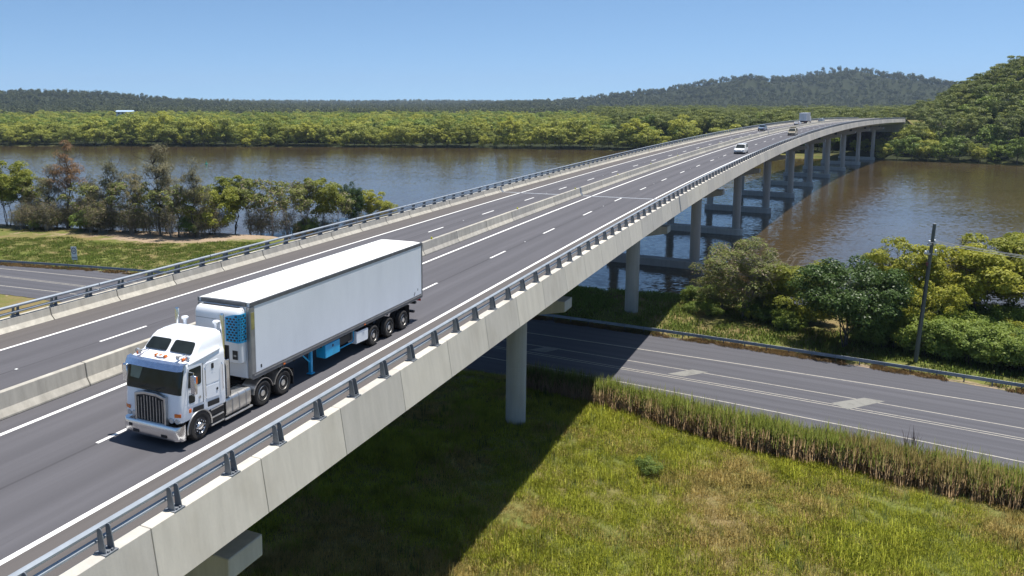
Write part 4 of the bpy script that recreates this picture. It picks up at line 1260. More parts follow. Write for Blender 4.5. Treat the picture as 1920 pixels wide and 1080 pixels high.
def leaf_quads(rng, C, N, L, W, droop=0.0):
    """rhombic leaf clusters at C with normals N; L, W half length/width arrays"""
    n = len(C)
    r = rng.normal(size=(n, 3))
    r[:, 2] -= droop
    U = r - (r * N).sum(1, keepdims=True) * N
    U /= np.maximum(np.linalg.norm(U, axis=1, keepdims=True), 1e-6)
    Wv = np.cross(N, U)
    L = np.asarray(L).reshape(-1, 1); W = np.asarray(W).reshape(-1, 1)
    bend = N * L * 0.18
    V = np.stack([C + U * L - bend, C + Wv * W, C - U * L - bend, C - Wv * W], 1).reshape(-1, 3)
    F = np.arange(4 * n).reshape(-1, 4)
    return V, F
def unit(a):
    return a / np.maximum(np.linalg.norm(a, axis=1, keepdims=True), 1e-9)

def grow(seed, H, Rw, clear, nclump, leaves, lsize, lw=0.5, crad=0.36, flat=0.75, stems=1, lean=0.12, shape='round', droop=0.0, br=0.012, shell=0.6, bare=0, hole=0.0, twig=0):
    """-> (trunk MB, leaf V, leaf F). shape: round, umbrella, cone, tall"""
    rng = np.random.default_rng(seed)
    mb = MB()
    zc0, zc1 = clear * H, H
    cl = []
    tries = 0
    while len(cl) < nclump and tries < nclump * 40:
        tries += 1
        d = rng.normal(size=3); d /= np.linalg.norm(d)
        rad = (shell + (1 - shell) * rng.random()) if rng.random() < 0.8 else rng.random()
        p = d * rad
        t = (p[2] + 1) / 2
        if shape == 'cone': k = 1.15 * (1 - t) ** 0.75 + 0.12
        elif shape == 'umbrella': k = 0.55 + 0.6 * t
        elif shape == 'tall': k = 0.75 + 0.3 * math.sin(t * math.pi)
        else: k = 1.0
        q = np.array([p[0] * Rw * k, p[1] * Rw * k, zc0 + (zc1 - zc0) * (0.08 + 0.84 * t)])
        mind = Rw * crad * 0.75
        if all(np.linalg.norm((q - c) * [1, 1, 1.2]) > mind * (1 if tries < nclump * 20 else 0.6) for c in cl):
            cl.append(q)
    cl = np.array(cl)
    # stems
    tops = []
    for sidx in range(stems):
        a = rng.random() * 6.28
        base = np.array([math.cos(a), math.sin(a), 0]) * (0.06 * Rw if stems > 1 else 0) * rng.random()
        top = np.array([math.cos(a) * Rw * (0.35 if stems > 1 else lean), math.sin(a) * Rw * (0.35 if stems > 1 else lean), zc0 + (zc1 - zc0) * 0.62])
        pts = []
        for k in range(6):
            t = k / 5
            w = rng.normal(size=3) * 0.035 * H * (0.3 if k in (0,) else 1) * [1, 1, 0.2] * 0.6
            pts.append(base + (top - base) * t ** np.array([1.25, 1.25, 1.0]) + w * (k > 0))
        pts[0] = base - np.array([0, 0, 0.3])
        r0 = br * H * (1.15 if stems == 1 else 0.75)
        mb.tube(pts, [r0 * (1 - 0.78 * k / 5) for k in range(6)], 6)
        tops.append(pts)
    # limbs to every clump
    for c in cl:
        pts = tops[int(rng.integers(len(tops)))]
        zt = max(pts[0][2] + 0.2 * H * 0.5, min(c[2] - 0.12 * H, pts[-1][2]))
        ii = np.argmin([abs(p[2] - zt) for p in pts])
        s0 = pts[max(1, ii)]
        mid = (s0 + c) / 2 + rng.normal(size=3) * 0.03 * H + np.array([0, 0, -0.02 * H])
        r0 = br * H * 0.38
        mb.tube([s0, mid, c], [r0, r0 * 0.65, r0 * 0.22], 4, False)
        for q in range(twig):
            e = c + rng.normal(size=3) * Rw * crad * [0.9, 0.9, 0.8]
            m2 = (mid + c) / 2
            mb.tube([m2, (m2 + e) / 2 + rng.normal(size=3) * 0.08, e], [r0 * 0.35, r0 * 0.25, r0 * 0.08], 3, False)
    for q in range(bare):
        a = rng.random() * 6.28; z0 = rng.uniform(0.25, 0.8) * H
        pts = tops[int(rng.integers(len(tops)))]
        s0 = pts[int(np.argmin([abs(p[2] - z0) for p in pts]))]
        e = s0 + np.array([math.cos(a) * Rw * rng.uniform(0.5, 1.0), math.sin(a) * Rw * rng.uniform(0.5, 1.0), H * rng.uniform(0.05, 0.28)])
        m2 = (s0 + e) / 2 + rng.normal(size=3) * 0.04 * H
        r0 = br * H * 0.32
        mb.tube([s0, m2, e], [r0, r0 * 0.6, r0 * 0.15], 4, False)
        for w in range(3):
            e2 = e + rng.normal(size=3) * 0.09 * H + np.array([0, 0, 0.04 * H])
            mb.tube([m2 + (e - m2) * rng.random(), e2], [r0 * 0.4, r0 * 0.1], 3, False)
    # leaves
    per = max(1, leaves // max(1, len(cl)))
    Vs = []; Fs = []; off = 0
    ctr = np.array([0, 0, zc0 + (zc1 - zc0) * 0.4])
    for c in cl:
        n = int(per * rng.uniform(0.7, 1.3))
        d = unit(rng.normal(size=(n, 3)))
        d[:, 2] = np.where(rng.random(n) < 0.72, np.abs(d[:, 2]), d[:, 2])
        rc = Rw * crad * rng.uniform(0.75, 1.25)
        rad = rng.uniform(0.45, 1.05, (n, 1)) ** 0.6
        P = c + d * rad * rc * [1, 1, flat] - [[0, 0, droop * rc * 0.5]]
        outw = unit(c.reshape(1, 3) - ctr)
        N = unit(d * 0.9 + outw * 0.35 + [0, 0, 0.35] + rng.normal(size=(n, 3)) * 0.55)
        ls = lsize * rng.uniform(0.6, 1.35, n)
        V, F = leaf_quads(rng, P, N, ls, ls * lw, droop * 2.5)
        Vs.append(V); Fs.append(F + off); off += len(V)
    return mb, np.concatenate(Vs), np.concatenate(Fs)

_tree_lib = {}
def tree_meshes(key, leafm, barkm, **kw):
    if key not in _tree_lib:
        mb, V, F = grow(**kw)
        tm = mb.mesh('trunk_' + key, barkm, smooth=60)
        cm = big_mesh('crown_' + key, V, F, leafm)
        _tree_lib[key] = (tm, cm)
    return _tree_lib[key]
KIND = {'mangrove': ('mangrove_tree', 'mangrove'), 'euc': ('eucalypt_tree', 'eucalypt'), 'sheoak': ('she_oak_tree', 'she-oak'), 'rustoak': ('she_oak_tree', 'she-oak')}
def place_tree(key, loc, rz, sc, label, group=None, name='tree', cat='tree'):
    tm, cm = _tree_lib[key]
    if name == 'tree': name, cat = KIND.get(key.rstrip('0123456789'), (name, cat))
    t = empty(name, loc, rz)
    if isinstance(sc, (int, float)): sc = (sc, sc, sc)
    t.scale = sc
    tag(t, label, cat, group)
    link('trunk', tm, t); link('crown', cm, t)
    return t
def joined(key, mats):
    """trunk + crown of one library tree as a single mesh for scattering"""
    tm, cm = _tree_lib[key]
    bm = bmesh.new(); bm.from_mesh(tm)
    for f in bm.faces: f.material_index = 0
    nb = len(bm.faces)
    bm.from_mesh(cm); bm.faces.ensure_lookup_table()
    for f in bm.faces[nb:]: f.material_index = 1
    me = bpy.data.meshes.new('scatter_' + key); bm.to_mesh(me); bm.free()
    me.materials.append(tm.materials[0]); me.materials.append(cm.materials[0])
    return me
def scatter(name, P, rotz, scale, meshes, label, cat, tilt=None):
    """one uncountable mass: geometry-node instances of a few meshes on points"""
    P = np.asarray(P, dtype=np.float32)
    me = bpy.data.meshes.new(name)
    me.vertices.add(len(P)); me.vertices.foreach_set('co', P.ravel())
    rot = np.zeros((len(P), 3), np.float32); rot[:, 2] = rotz
    if tilt is not None: rot[:, :2] = tilt
    a = me.attributes.new('rot', 'FLOAT_VECTOR', 'POINT'); a.data.foreach_set('vector', rot.ravel())
    sc = np.asarray(scale, np.float32)
    if sc.ndim == 1: sc = np.repeat(sc[:, None], 3, 1)
    a = me.attributes.new('scl', 'FLOAT_VECTOR', 'POINT'); a.data.foreach_set('vector', sc.ravel().astype(np.float32))
    a = me.attributes.new('pick', 'INT', 'POINT'); a.data.foreach_set('value', nrg.integers(0, len(meshes), len(P)).astype(np.int32))
    o = link(name, me)
    tag(o, label, cat, kind='stuff')
    ng = bpy.data.node_groups.new(name + '_scatter', 'GeometryNodeTree')
    ng.interface.new_socket('Geometry', in_out='INPUT', socket_type='NodeSocketGeometry')
    ng.interface.new_socket('Geometry', in_out='OUTPUT', socket_type='NodeSocketGeometry')
    gi = ng.nodes.new('NodeGroupInput'); go = ng.nodes.new('NodeGroupOutput')
    iop = ng.nodes.new('GeometryNodeInstanceOnPoints')
    jn = ng.nodes.new('GeometryNodeJoinGeometry')
    for k, m in enumerate(meshes):
        src = bpy.data.objects.new(name + '_source', m)     # never linked to the scene
        oi = ng.nodes.new('GeometryNodeObjectInfo')
        oi.inputs['Object'].default_value = src
        oi.inputs['As Instance'].default_value = True
        ng.links.new(oi.outputs['Geometry'], jn.inputs[0])
    ng.links.new(gi.outputs[0], iop.inputs['Points'])
    ng.links.new(jn.outputs[0], iop.inputs['Instance'])
    iop.inputs['Pick Instance'].default_value = True
    for nm, ty, sock in (('rot', 'FLOAT_VECTOR', 'Rotation'), ('scl', 'FLOAT_VECTOR', 'Scale'), ('pick', 'INT', 'Instance Index')):
        na = ng.nodes.new('GeometryNodeInputNamedAttribute'); na.data_type = ty
        na.inputs['Name'].default_value = nm
        ng.links.new(na.outputs[0], iop.inputs[sock])
    ng.links.new(iop.outputs[0], go.inputs[0])
    md = o.modifiers.new('scatter', 'NODES'); md.node_group = ng
    return o

# ------------------------------------------------------------------ tree kinds
for k in range(3):
    tree_meshes('mangrove%d' % k, M['lf_mangrove'], M['bark'], seed=20 + k, H=11 + k, Rw=5.2, clear=0.10, nclump=24, leaves=2400, lsize=0.33, lw=0.6, crad=0.31, flat=0.8, stems=2)
    tree_meshes('euc%d' % k, M['lf_euc'], M['bark_grey'], seed=40 + k, H=17 + 2 * k, Rw=6.0, clear=0.30, nclump=24, leaves=2200, lsize=0.36, lw=0.5, crad=0.27, flat=0.6, shape='umbrella', lean=0.2, br=0.010)
    tree_meshes('lush%d' % k, M['lf_green'], M['bark'], seed=60 + k, H=12 + k, Rw=5.5, clear=0.12, nclump=20, leaves=1500, lsize=0.42, lw=0.6, crad=0.36, flat=0.75)
    tree_meshes('far%d' % k, M['lf_far'], M['bark'], seed=80 + k, H=20 + 2 * k, Rw=6.4, clear=0.22, nclump=13, leaves=420, lsize=0.95, lw=0.65, crad=0.42, flat=0.7, shape='umbrella' if k else 'round')
    tree_meshes('sheoak%d' % k, M['lf_cas'], M['bark'], seed=100 + k, H=15, Rw=3.4, clear=0.22, nclump=44, leaves=2700, lsize=0.40, lw=0.085, crad=0.23, flat=1.0, shape='cone', droop=0.7, br=0.010, shell=0.35, bare=8, twig=2)
    tree_meshes('paperbark%d' % k, M['lf_sparse'], M['bark_grey'], seed=120 + k, H=9, Rw=3.2, clear=0.35, nclump=20, leaves=1500, lsize=0.24, lw=0.35, crad=0.26, flat=0.8, stems=3, br=0.010, shape='tall', bare=16, twig=2)
    tree_meshes('wattle%d' % k, M['lf_wattle'], M['bark'], seed=140 + k, H=9, Rw=4.2, clear=0.30, nclump=46, leaves=10000, lsize=0.155, lw=0.45, crad=0.21, flat=0.7, stems=3, br=0.011, shape='umbrella', twig=1)
    tree_meshes('shrub%d' % k, M['lf_green'], M['bark'], seed=160 + k, H=4.2, Rw=2.7, clear=0.05, nclump=34, leaves=5200, lsize=0.12, lw=0.55, crad=0.25, flat=0.85, stems=4, br=0.010, shell=0.45, bare=4)
for k in range(2):
    tree_meshes('twigs%d' % k, M['lf_twig'], M['bark_grey'], seed=210 + k, H=6.0, Rw=2.8, clear=0.02, nclump=34, leaves=1500, lsize=0.18, lw=0.20, crad=0.26, flat=1.3, stems=9, br=0.008, shape='tall', shell=0.3, bare=20, twig=2)
tree_meshes('rustoak', M['lf_rust'], M['bark'], seed=107, H=16, Rw=3.6, clear=0.25, nclump=44, leaves=2700, lsize=0.40, lw=0.085, crad=0.23, flat=1.0, shape='cone', droop=0.7, br=0.010, shell=0.35, bare=8, twig=2)
tree_meshes('darktree', M['lf_dark'], M['bark'], seed=180, H=9.0, Rw=4.9, clear=0.20, nclump=95, leaves=27000, lsize=0.135, lw=0.5, crad=0.22, flat=0.8, stems=6, br=0.010, shell=0.6)
tree_meshes('bushy', M['lf_wattle'], M['bark'], seed=190, H=6.5, Rw=3.8, clear=0.06, nclump=46, leaves=9500, lsize=0.135, lw=0.5, crad=0.22, flat=0.8, stems=4, br=0.010)
tree_meshes('olivetree', M['lf_sparse'], M['bark_grey'], seed=195, H=9.5, Rw=4.2, clear=0.12, nclump=50, leaves=9000, lsize=0.15, lw=0.28, crad=0.20, flat=1.1, stems=7, br=0.009, shape='tall', bare=22, twig=3)

PITCHA = 0.1150
def pix(u, v, zw):
    """world point where the photo pixel meets the horizontal plane z = zw"""
    a = (u - 795.4) / 1506.3; yc = -(v - 366.2) / 1506.3
    cp, sp = math.cos(PITCHA), math.sin(PITCHA)
    d = Vector((a, cp + yc * sp, -sp + yc * cp))
    t = (zw - CAM_H) / d.z
    return d * t
def gz(x, y):
    return float(ground_z(np.array([x]), np.array([y]))[0])
def at_pix(u, v):
    p = pix(u, v, 1.6)
    return (p.x, p.y, gz(p.x, p.y) - 0.05)
def top_h(p, vtop):
    """height above p.z so that the top projects to image row vtop"""
    dist = p[1]
    return CAM_H - dist * math.tan(math.atan((vtop - 366.2) / 1506.3) + PITCHA) - p[2]

# ------------------------------------------------------------------ grove on the left bank
GL = 'trees of the grove on the left river bank'
spec = [
    ('rustoak', 131, 424, 260, 'tallest she-oak with a rusty crown at the left of the grove'),
    ('sheoak0', 212, 430, 287, 'grey-brown she-oak left of the yellow-topped tall tree'),
    ('sheoak1', 302, 441, 266, 'tall open-crowned tree with pale limbs in the middle of the grove'),
    ('sheoak2', 364, 447, 293, 'grey she-oak with a forked crown right of the tallest bare tree'),
    ('sheoak1', 96, 426, 305, 'brown she-oak just left of the rusty one'),
    ('sheoak2', 175, 428, 318, 'thin brown she-oak right of the rusty one'),
    ('sheoak0', 255, 436, 312, 'thin grey she-oak before the river in the middle of the grove'),
    ('sheoak2', 335, 445, 330, 'low brown she-oak at the front of the grove'),
    ('wattle0', 15, 424, 300, 'yellow-green tree at the left edge of the picture'),
    ('wattle1', 45, 422, 322, 'bushy yellow-green tree second from the left picture edge'),
    ('wattle2', -25, 424, 310, 'yellow-green tree mostly cut by the left picture edge'),
    ('paperbark0', 70, 424, 345, 'grey twiggy tree behind the yellow-green ones at left'),
    ('paperbark1', 150, 428, 340, 'grey twiggy tree behind the rusty she-oak'),
    ('paperbark2', 190, 430, 335, 'bare greyish tree between two she-oaks'),
    ('paperbark0', 238, 436, 338, 'greyish half-bare tree left of the open-crowned tall tree'),
    ('paperbark1', 278, 441, 340, 'greyish half-bare tree under the open-crowned tall tree'),
    ('paperbark2', 320, 446, 345, 'half-bare bush-like tree at the front of the grove'),
    ('bushy', 395, 440, 345, 'olive round tree at the right end of the dense grove'),
    ('wattle1', 440, 434, 328, 'slim green-topped tree with the river showing through it'),
    ('paperbark0', 470, 434, 332, 'forked green-topped tree with dark trunk before the river'),
    ('paperbark1', 508, 432, 338, 'first of the bare grey trees right of the forked tree'),
    ('paperbark2', 540, 426, 340, 'second bare grey tree, thin-leaved, before the river'),
    ('paperbark0', 572, 418, 336, 'third bare grey tree behind the bridge railing'),
    ('wattle2', 602, 412, 332, 'green-topped slim tree behind the bridge railing'),
    ('paperbark1', 630, 405, 345, 'grey twiggy tree left of the dark pointed tree'),
    ('darktree', 657, 398, 338, 'dark pointed tree near the right end of the left bank'),
    ('wattle0', 690, 388, 356, 'small yellow-green tree where the bank meets the bridge'),
    ('bushy', 716, 380, 372, 'lowest yellow-green bush touching the bridge railing'),
]
for i, (key, u, v, vt, lab) in enumerate(spec):
    p = at_pix(u, v)
    h = top_h(p, vt)
    H0 = max(q.co.z for q in _tree_lib[key][1].vertices)
    sc = max(0.3, h / H0)
    w = {'darktree': 0.45, 'rustoak': 1.05}.get(key, 1.0)
    wd = sc * w
    if key.startswith('paperbark') or key.startswith('wattle'): wd = min(sc, 1.35) * 1.0
    place_tree(key, p, rnd.uniform(0, 6.28), (wd, wd, sc), lab, GL)
for i in range(104):
    u = rnd.uniform(30, 420) if i < 88 else rnd.uniform(470, 680); v = (424 + (u / 400) * 18 + rnd.uniform(-10, 7)) if u < 420 else 436 - (u - 470) * 0.2
    p = at_pix(u, v); sc = rnd.uniform(0.5, 1.15)
    place_tree('shrub%d' % (i % 3) if i % 9 == 0 else 'twigs%d' % (i % 2), p, rnd.uniform(0, 6.28), sc, 'low green shrub in the understorey of the left grove' if i % 9 == 0 else ('brown twiggy sapling filling the left grove under its tall trees' if i < 88 else 'brown twiggy sapling between the bare trees by the bridge railing'), 'understorey of the left grove', 'shrub', 'shrub')
p = at_pix(183, 434); place_tree('bushy', p, 1.0, (0.62, 0.62, 0.85), 'bright green bush standing in front of the left grove', None, 'shrub', 'shrub')

# ------------------------------------------------------------------ right bank beyond the lower road
GR = 'trees and shrubs on the near right bank'
spec = [
    ('olivetree', 1392, 596, 440, 5.0, 'twiggy olive tree nearest the bridge columns on the right bank'),
    ('olivetree', 1352, 585, 500, 3.0, 'small twiggy tree at the water beside the bridge columns'),
    ('olivetree', 1425, 590, 470, 3.4, 'second twiggy olive tree beside the one nearest the bridge columns'),
    ('wattle1', 1455, 600, 505, 3.0, 'yellow-green bush left of the dark round tree'),
    ('bushy', 1505, 612, 484, 4.4, 'yellow-green rounded tree partly behind the dark round tree'),
    ('darktree', 1588, 652, 474, 5.0, 'dark green round tree behind the road barrier'),
    ('wattle0', 1690, 625, 448, 3.6, 'yellow-topped slim tree left of the power pole'),
    ('paperbark1', 1655, 620, 462, 2.8, 'bare grey twiggy tree left of the power pole'),
    ('wattle2', 1765, 622, 470, 4.0, 'yellow-green tree just right of the power pole'),
    ('sheoak1', 1800, 600, 440, 2.2, 'dark wispy tree top poking up right of the power pole'),
    ('wattle1', 1835, 640, 458, 5.0, 'broad yellow-green tree with dark trunks right of the power pole'),
    ('wattle0', 1900, 632, 440, 5.2, 'tall yellow-green tree at the right picture edge'),
    ('wattle2', 1955, 640, 430, 5.0, 'yellow-green tree cut by the right picture edge'),
    ('bushy', 1735, 650, 520, 3.2, 'low yellow-green tree behind the power pole'),
]
for key, u, v, vt, rad, lab in spec:
    p = at_pix(u, v)
    h = top_h(p, vt)
    H0 = max(q.co.z for q in _tree_lib[key][1].vertices)
    R0 = float(np.percentile([math.hypot(q.co.x, q.co.y) for q in _tree_lib[key][1].vertices], 95))
    place_tree(key, p, rnd.uniform(0, 6.28), (rad / R0, rad / R0, h / H0), lab, GR)
shr = []
for i in range(84):
    u = rnd.uniform(1640, 1970); base = 612 + (u - 1420) * 0.165
    v = base + rnd.uniform(-52, 8)
    shr.append((u, v, rnd.uniform(0.65, 1.05)))
for i in range(20):
    u = rnd.uniform(1430, 1640); base = 612 + (u - 1420) * 0.165
    shr.append((u, base + rnd.uniform(-30, 4), rnd.uniform(0.35, 0.62)))
for i in range(16):
    u = rnd.uniform(1290, 1450)
    shr.append((u, 590 + (u - 1300) * 0.12 + rnd.uniform(-34, 3), rnd.uniform(0.28, 0.6)))
for i, (u, v, sc) in enumerate(shr):
    p = at_pix(u, v)
    place_tree('shrub%d' % (i % 3) if i % 5 else 'bushy', p, rnd.uniform(0, 6.28), sc * (1.0 if i % 5 else 0.6), ('leafy green shrub in the thicket right of the power pole' if u > 1720 else 'leafy green shrub between the dark round tree and the power pole' if u > 1650 else 'low leafy shrub at the foot of the dark round tree' if u > 1440 else 'small green shrub in the grass by the bridge column'), 'thicket behind the road barrier', 'shrub', 'shrub')

# ------------------------------------------------------------------ far bank: mangroves at the water, counted one by one
lab = 'rounded mangrove at the water in the wood along the far bank'
nm = 0
for row, back in ((0, 3.0), (1, 10.0)):
    xx = -330.0 - row * 3
    while xx < 168:
        yy = float(y_far(xx)) + back + rnd.uniform(-2, 3)
        if xx > -330 and not (155 < xx < 200 and row == 0):
            k = nm % 3
            sc = rnd.choice((rnd.uniform(0.55, 0.9), rnd.uniform(0.85, 1.2), rnd.uniform(1.1, 1.5)))
            place_tree('mangrove%d' % k, (xx, yy, gz(xx, yy) - 0.3), rnd.uniform(0, 6.28), (sc, sc, sc * rnd.uniform(0.85, 1.1)), lab, 'mangroves along the far water edge')
            nm += 1
        xx += rnd.uniform(5.2, 8.0)
xx = 206.0
i = 0
while xx < 430:
    yy = float(y_far(xx)) + rnd.uniform(0.5, 4.0)
    key = ('lush%d' % (i % 3)) if i % 3 else 'mangrove%d' % (i % 2)
    place_tree(key, (xx, yy, gz(xx, yy) - 0.3), rnd.uniform(0, 6.28), rnd.uniform(0.5, 0.95), 'bushy tree at the water edge of the headland right of the bridge', 'waterside trees of the headland')
    xx += rnd.uniform(3.6, 5.6); i += 1
# headland trees beyond the bridge end
lab_h = 'olive eucalypt crown in the wood on the headland beyond the bridge'
pts = []
tries = 0
while len(pts) < 280 and tries < 20000:
    tries += 1
    yy = rnd.uniform(270, 520); xx = rnd.uniform(205, 0.80 * yy + 30)
    d = yy - float(y_far(xx))
    if d < 3: continue
    x_, y_, z_, th_, g_ = bf(min(500, max(300, 413 + (yy - 401))))
    # keep the carriageway clear
    i = int(np.argmin((_X - xx) ** 2 + (_Y - yy) ** 2)); o = (xx - _X[i]) * math.cos(_th[i]) - (yy - _Y[i]) * math.sin(_th[i])
    if -21 < o < 10.5 and 280 < _S[i]: continue
    if any((a - xx) ** 2 + (b - yy) ** 2 < 5.6 ** 2 for a, b in pts): continue
    pts.append((xx, yy))
pts.sort(key=lambda q: q[1] - float(y_far(q[0])))
for i, (xx, yy) in enumerate(pts):
    d = yy - float(y_far(xx))
    if d < 14: key, lb, gp, sc = ('lush%d' % (i % 3) if i % 3 else 'mangrove%d' % (i % 3)), 'bushy tree at the water edge of the headland right of the bridge', 'waterside trees of the headland', rnd.uniform(0.6, 1.0)
    elif i % 6 == 0: key, lb, gp, sc = 'lush%d' % (i % 3), 'bright green tree in the wood on the headland beyond the bridge', 'green trees of the headland', rnd.uniform(0.9, 1.3)
    else: key, lb, gp, sc = 'euc%d' % (i % 3), lab_h, 'eucalypts of the headland', rnd.uniform(0.75, 1.15)
    place_tree(key, (xx, yy, gz(xx, yy) - 0.4), rnd.uniform(0, 6.28), sc, lb, gp)
for i in range(16):
    s_ = rnd.uniform(376, 416); o_ = rnd.choice((rnd.uniform(8.5, 15), rnd.uniform(8.5, 18), rnd.uniform(-13, 4)))
    q = BP(s_, o_, 0)
    if q.y - float(y_far(q.x)) < 3: continue
    place_tree('mangrove%d' % (i % 3), (q.x, q.y, gz(q.x, q.y) - 0.3), rnd.uniform(0, 6.28), rnd.uniform(0.5, 0.8) if o_ < 6 else rnd.uniform(0.8, 1.15), 'dark tree crowding the shaded end of the bridge', 'trees at the bridge end')
# bright trees behind the far end of the bridge
for i in range(26):
    xx = rnd.uniform(120, 215); yy = rnd.uniform(432, 500)
    if yy - float(y_far(xx)) < 10: continue
    j = int(np.argmin((_X - xx) ** 2 + (_Y - yy) ** 2)); o = (xx - _X[j]) * math.cos(_th[j]) - (yy - _Y[j]) * math.sin(_th[j])
    if -21 < o < 10.5: continue
    place_tree('lush%d' % (i % 3), (xx, yy, gz(xx, yy) - 0.3), rnd.uniform(0, 6.28), rnd.uniform(0.9, 1.45), 'bright green tree seen over the far end of the bridge railing', 'bright trees behind the bridge end')

# masses that nobody could count
def field(n, amin, amax, dmin, dmax, rng, keep, grow_=0.0):
    a = rng.uniform(amin, amax, n)
    t = rng.random(n)
    d = dmin * (dmax / dmin) ** t
    x = d * np.sin(a); y = d * np.cos(a)
    m = keep(x, y)
    return x[m], y[m], d[m]
def road_clear(x, y):
    i = np.argmin((_X[None, ::4] - x[:, None]) ** 2 + (_Y[None, ::4] - y[:, None]) ** 2, axis=1) * 4
    o = (x - _X[i]) * np.cos(_th[i]) - (y - _Y[i]) * np.sin(_th[i])
    return ~((o > -24) & (o < 13) & (np.abs((x - _X[i]) * np.sin(_th[i]) + (y - _Y[i]) * np.cos(_th[i])) < 6))
rg = np.random.default_rng(5)
x, y, d = field(9000, -0.72, 0.46, 490, 1500, rg, lambda x, y: ((y - y_far(x)) > 20) & (x < 0.30 * y + 40) & road_clear(x, y) & ((y < 1000 + 250 * vnoise(x, y, 200, 12)) | (vnoise(x, y, 90, 14) > 0.75)))
scatter('mangrove_wood', np.stack([x, y, ground_z(x, y) - 0.3], 1), rg.uniform(0, 6.28, len(x)), np.stack([0.7 + 0.95 * rg.random(len(x)) ** 1.5] * 2 + [rg.uniform(0.6, 1.25, len(x))], 1), [joined('mangrove%d' % k, None) for k in range(3)] + [joined('lush1', None)], 'wide yellow-green mangrove wood behind the far river bank', 'wood')
x, y, d = field(11000, -0.10, 0.86, 400, 1500, rg, lambda x, y: ((y - y_far(x)) > 25) & (x > 0.18 * y + 30) & road_clear(x, y) & ~((x > 205) & (y < 440) & (x < 0.8 * y + 30)))
scatter('eucalypt_wood', np.stack([x, y, ground_z(x, y) - 0.4], 1), rg.uniform(0, 6.28, len(x)), rg.uniform(0.75, 1.15, len(x)), [joined('euc%d' % k, None) for k in range(3)] + [joined('lush0', None)], 'olive eucalypt wood stretching behind the bridge end', 'wood')
x, y, d = field(34000, -0.74, 0.70, 1000, 3400, rg, lambda x, y: (y > 1000 + 250 * vnoise(x, y, 200, 12)) & ~((x > 0.3 * y) & (y < 1400)))
scatter('hill_forest', np.stack([x, y, ground_z(x, y) - 0.8], 1), rg.uniform(0, 6.28, len(x)), ((0.48 + 0.5 * rg.random(len(x)) ** 2) * np.clip(d / 2400, 0.8, 1.15)), [joined('far%d' % k, None) for k in range(3)], 'dark forest covering the distant hills', 'forest')
x, y, d = field(9000, -0.74, 0.80, 3400, 7000, rg, lambda x, y: x * 0 == 0)
scatter('horizon_forest', np.stack([x, y, ground_z(x, y) - 1.0], 1), rg.uniform(0, 6.28, len(x)), rg.uniform(1.1, 1.7, len(x)), [joined('far%d' % k, None) for k in range(3)], 'faint line of forest on the far horizon', 'forest')

# ------------------------------------------------------------------ grass, reeds, dry verge
def tuft(seed, n, h, spread, w, lean=0.5):
    rng = np.random.default_rng(seed)
    V = []; F = []
    for i in range(n):
        a = rng.random() * 6.28; r = spread * math.sqrt(rng.random())
        b = np.array([r * math.cos(a), r * math.sin(a), -0.03])
        hh = h * rng.uniform(0.5, 1.15); la = rng.random() * 6.28; ll = lean * hh * rng.random()
        dirv = np.array([math.cos(la), math.sin(la), 0])
        side = np.array([-dirv[1], dirv[0], 0]) * w * rng.uniform(0.7, 1.3)
        m = b + dirv * ll * 0.35 + [0, 0, hh * 0.6]; t = b + dirv * ll + [0, 0, hh]
        k = len(V)
        V += [b - side, b + side, m + side * 0.8, m - side * 0.8, t + side * 0.1, t - side * 0.1]
        F += [(k, k + 1, k + 2, k + 3), (k + 3, k + 2, k + 4, k + 5)]
    return np.array(V), np.array(F)
def blade_mat(name, c0, c1, alt, p_alt, sc=0.16, dark=0.55):
    t = NT(name)
    n = t.noise(sc, 3, 0.6, t.pos())
    isl = t.n('ShaderNodeNewGeometry').outputs['Random Per Island']
    c = t.mix(isl, c0, c1)
    k = t.math('GREATER_THAN', t.math('ADD', t.math('MULTIPLY', isl, 0.5), t.rampf(n, 0.35, 0.65)), p_alt)
    c = t.mix(k, c, alt)
    n2 = t.noise(0.55, 3, 0.6, t.pos())
    c = t.mix(t.math('MULTIPLY', t.rampf(n2, 0.50, 0.70), dark), c, tuple(q * 0.45 for q in c0))
    d = t.bsdf(c, 0.6, 0, 0.2)
    tr = t.n('ShaderNodeBsdfTranslucent'); t.l(c, tr.inputs['Color'])
    mx = t.n('ShaderNodeMixShader'); mx.inputs[0].default_value = 0.5
    t.l(d, mx.inputs[1]); t.l(tr.outputs[0], mx.inputs[2])
    return t.done(mx.outputs[0])
M['grass'] = blade_mat('meadow_grass', (0.52, 0.60, 0.060), (0.84, 0.83, 0.13), (0.86, 0.68, 0.25), 0.90)
M['grass_lush'] = blade_mat('lawn_grass', (0.22, 0.32, 0.06), (0.37, 0.46, 0.11), (0.36, 0.33, 0.12), 1.3, dark=0.1)
M['dry'] = blade_mat('dry_grass', (0.32, 0.20, 0.085), (0.50, 0.35, 0.17), (0.20, 0.19, 0.06), 1.1)
M['reed_green'] = blade_mat('reed_green', (0.15, 0.20, 0.035), (0.30, 0.34, 0.065), (0.34, 0.27, 0.10), 1.2)
M['reed_tan'] = blade_mat('reed_dead', (0.46, 0.31, 0.16), (0.72, 0.52, 0.29), (0.36, 0.26, 0.13), 1.1, dark=0.2)
M['weed'] = blade_mat('dark_weed', (0.12, 0.16, 0.04), (0.22, 0.26, 0.07), (0.25, 0.2, 0.08), 1.2)
def up_normals(me, up=0.8):
    nn = np.zeros((len(me.loops), 3), np.float32)
    vi = np.zeros(len(me.loops), np.int32); me.loops.foreach_get('vertex_index', vi)
    co = np.zeros(len(me.vertices) * 3, np.float32); me.vertices.foreach_get('co', co); co = co.reshape(-1, 3)
    r = co[vi].copy(); r[:, 2] = 0
    nn = unit(unit(r) * (1 - up) + [0, 0, up])
    me.normals_split_custom_set([tuple(v) for v in nn])
    return me
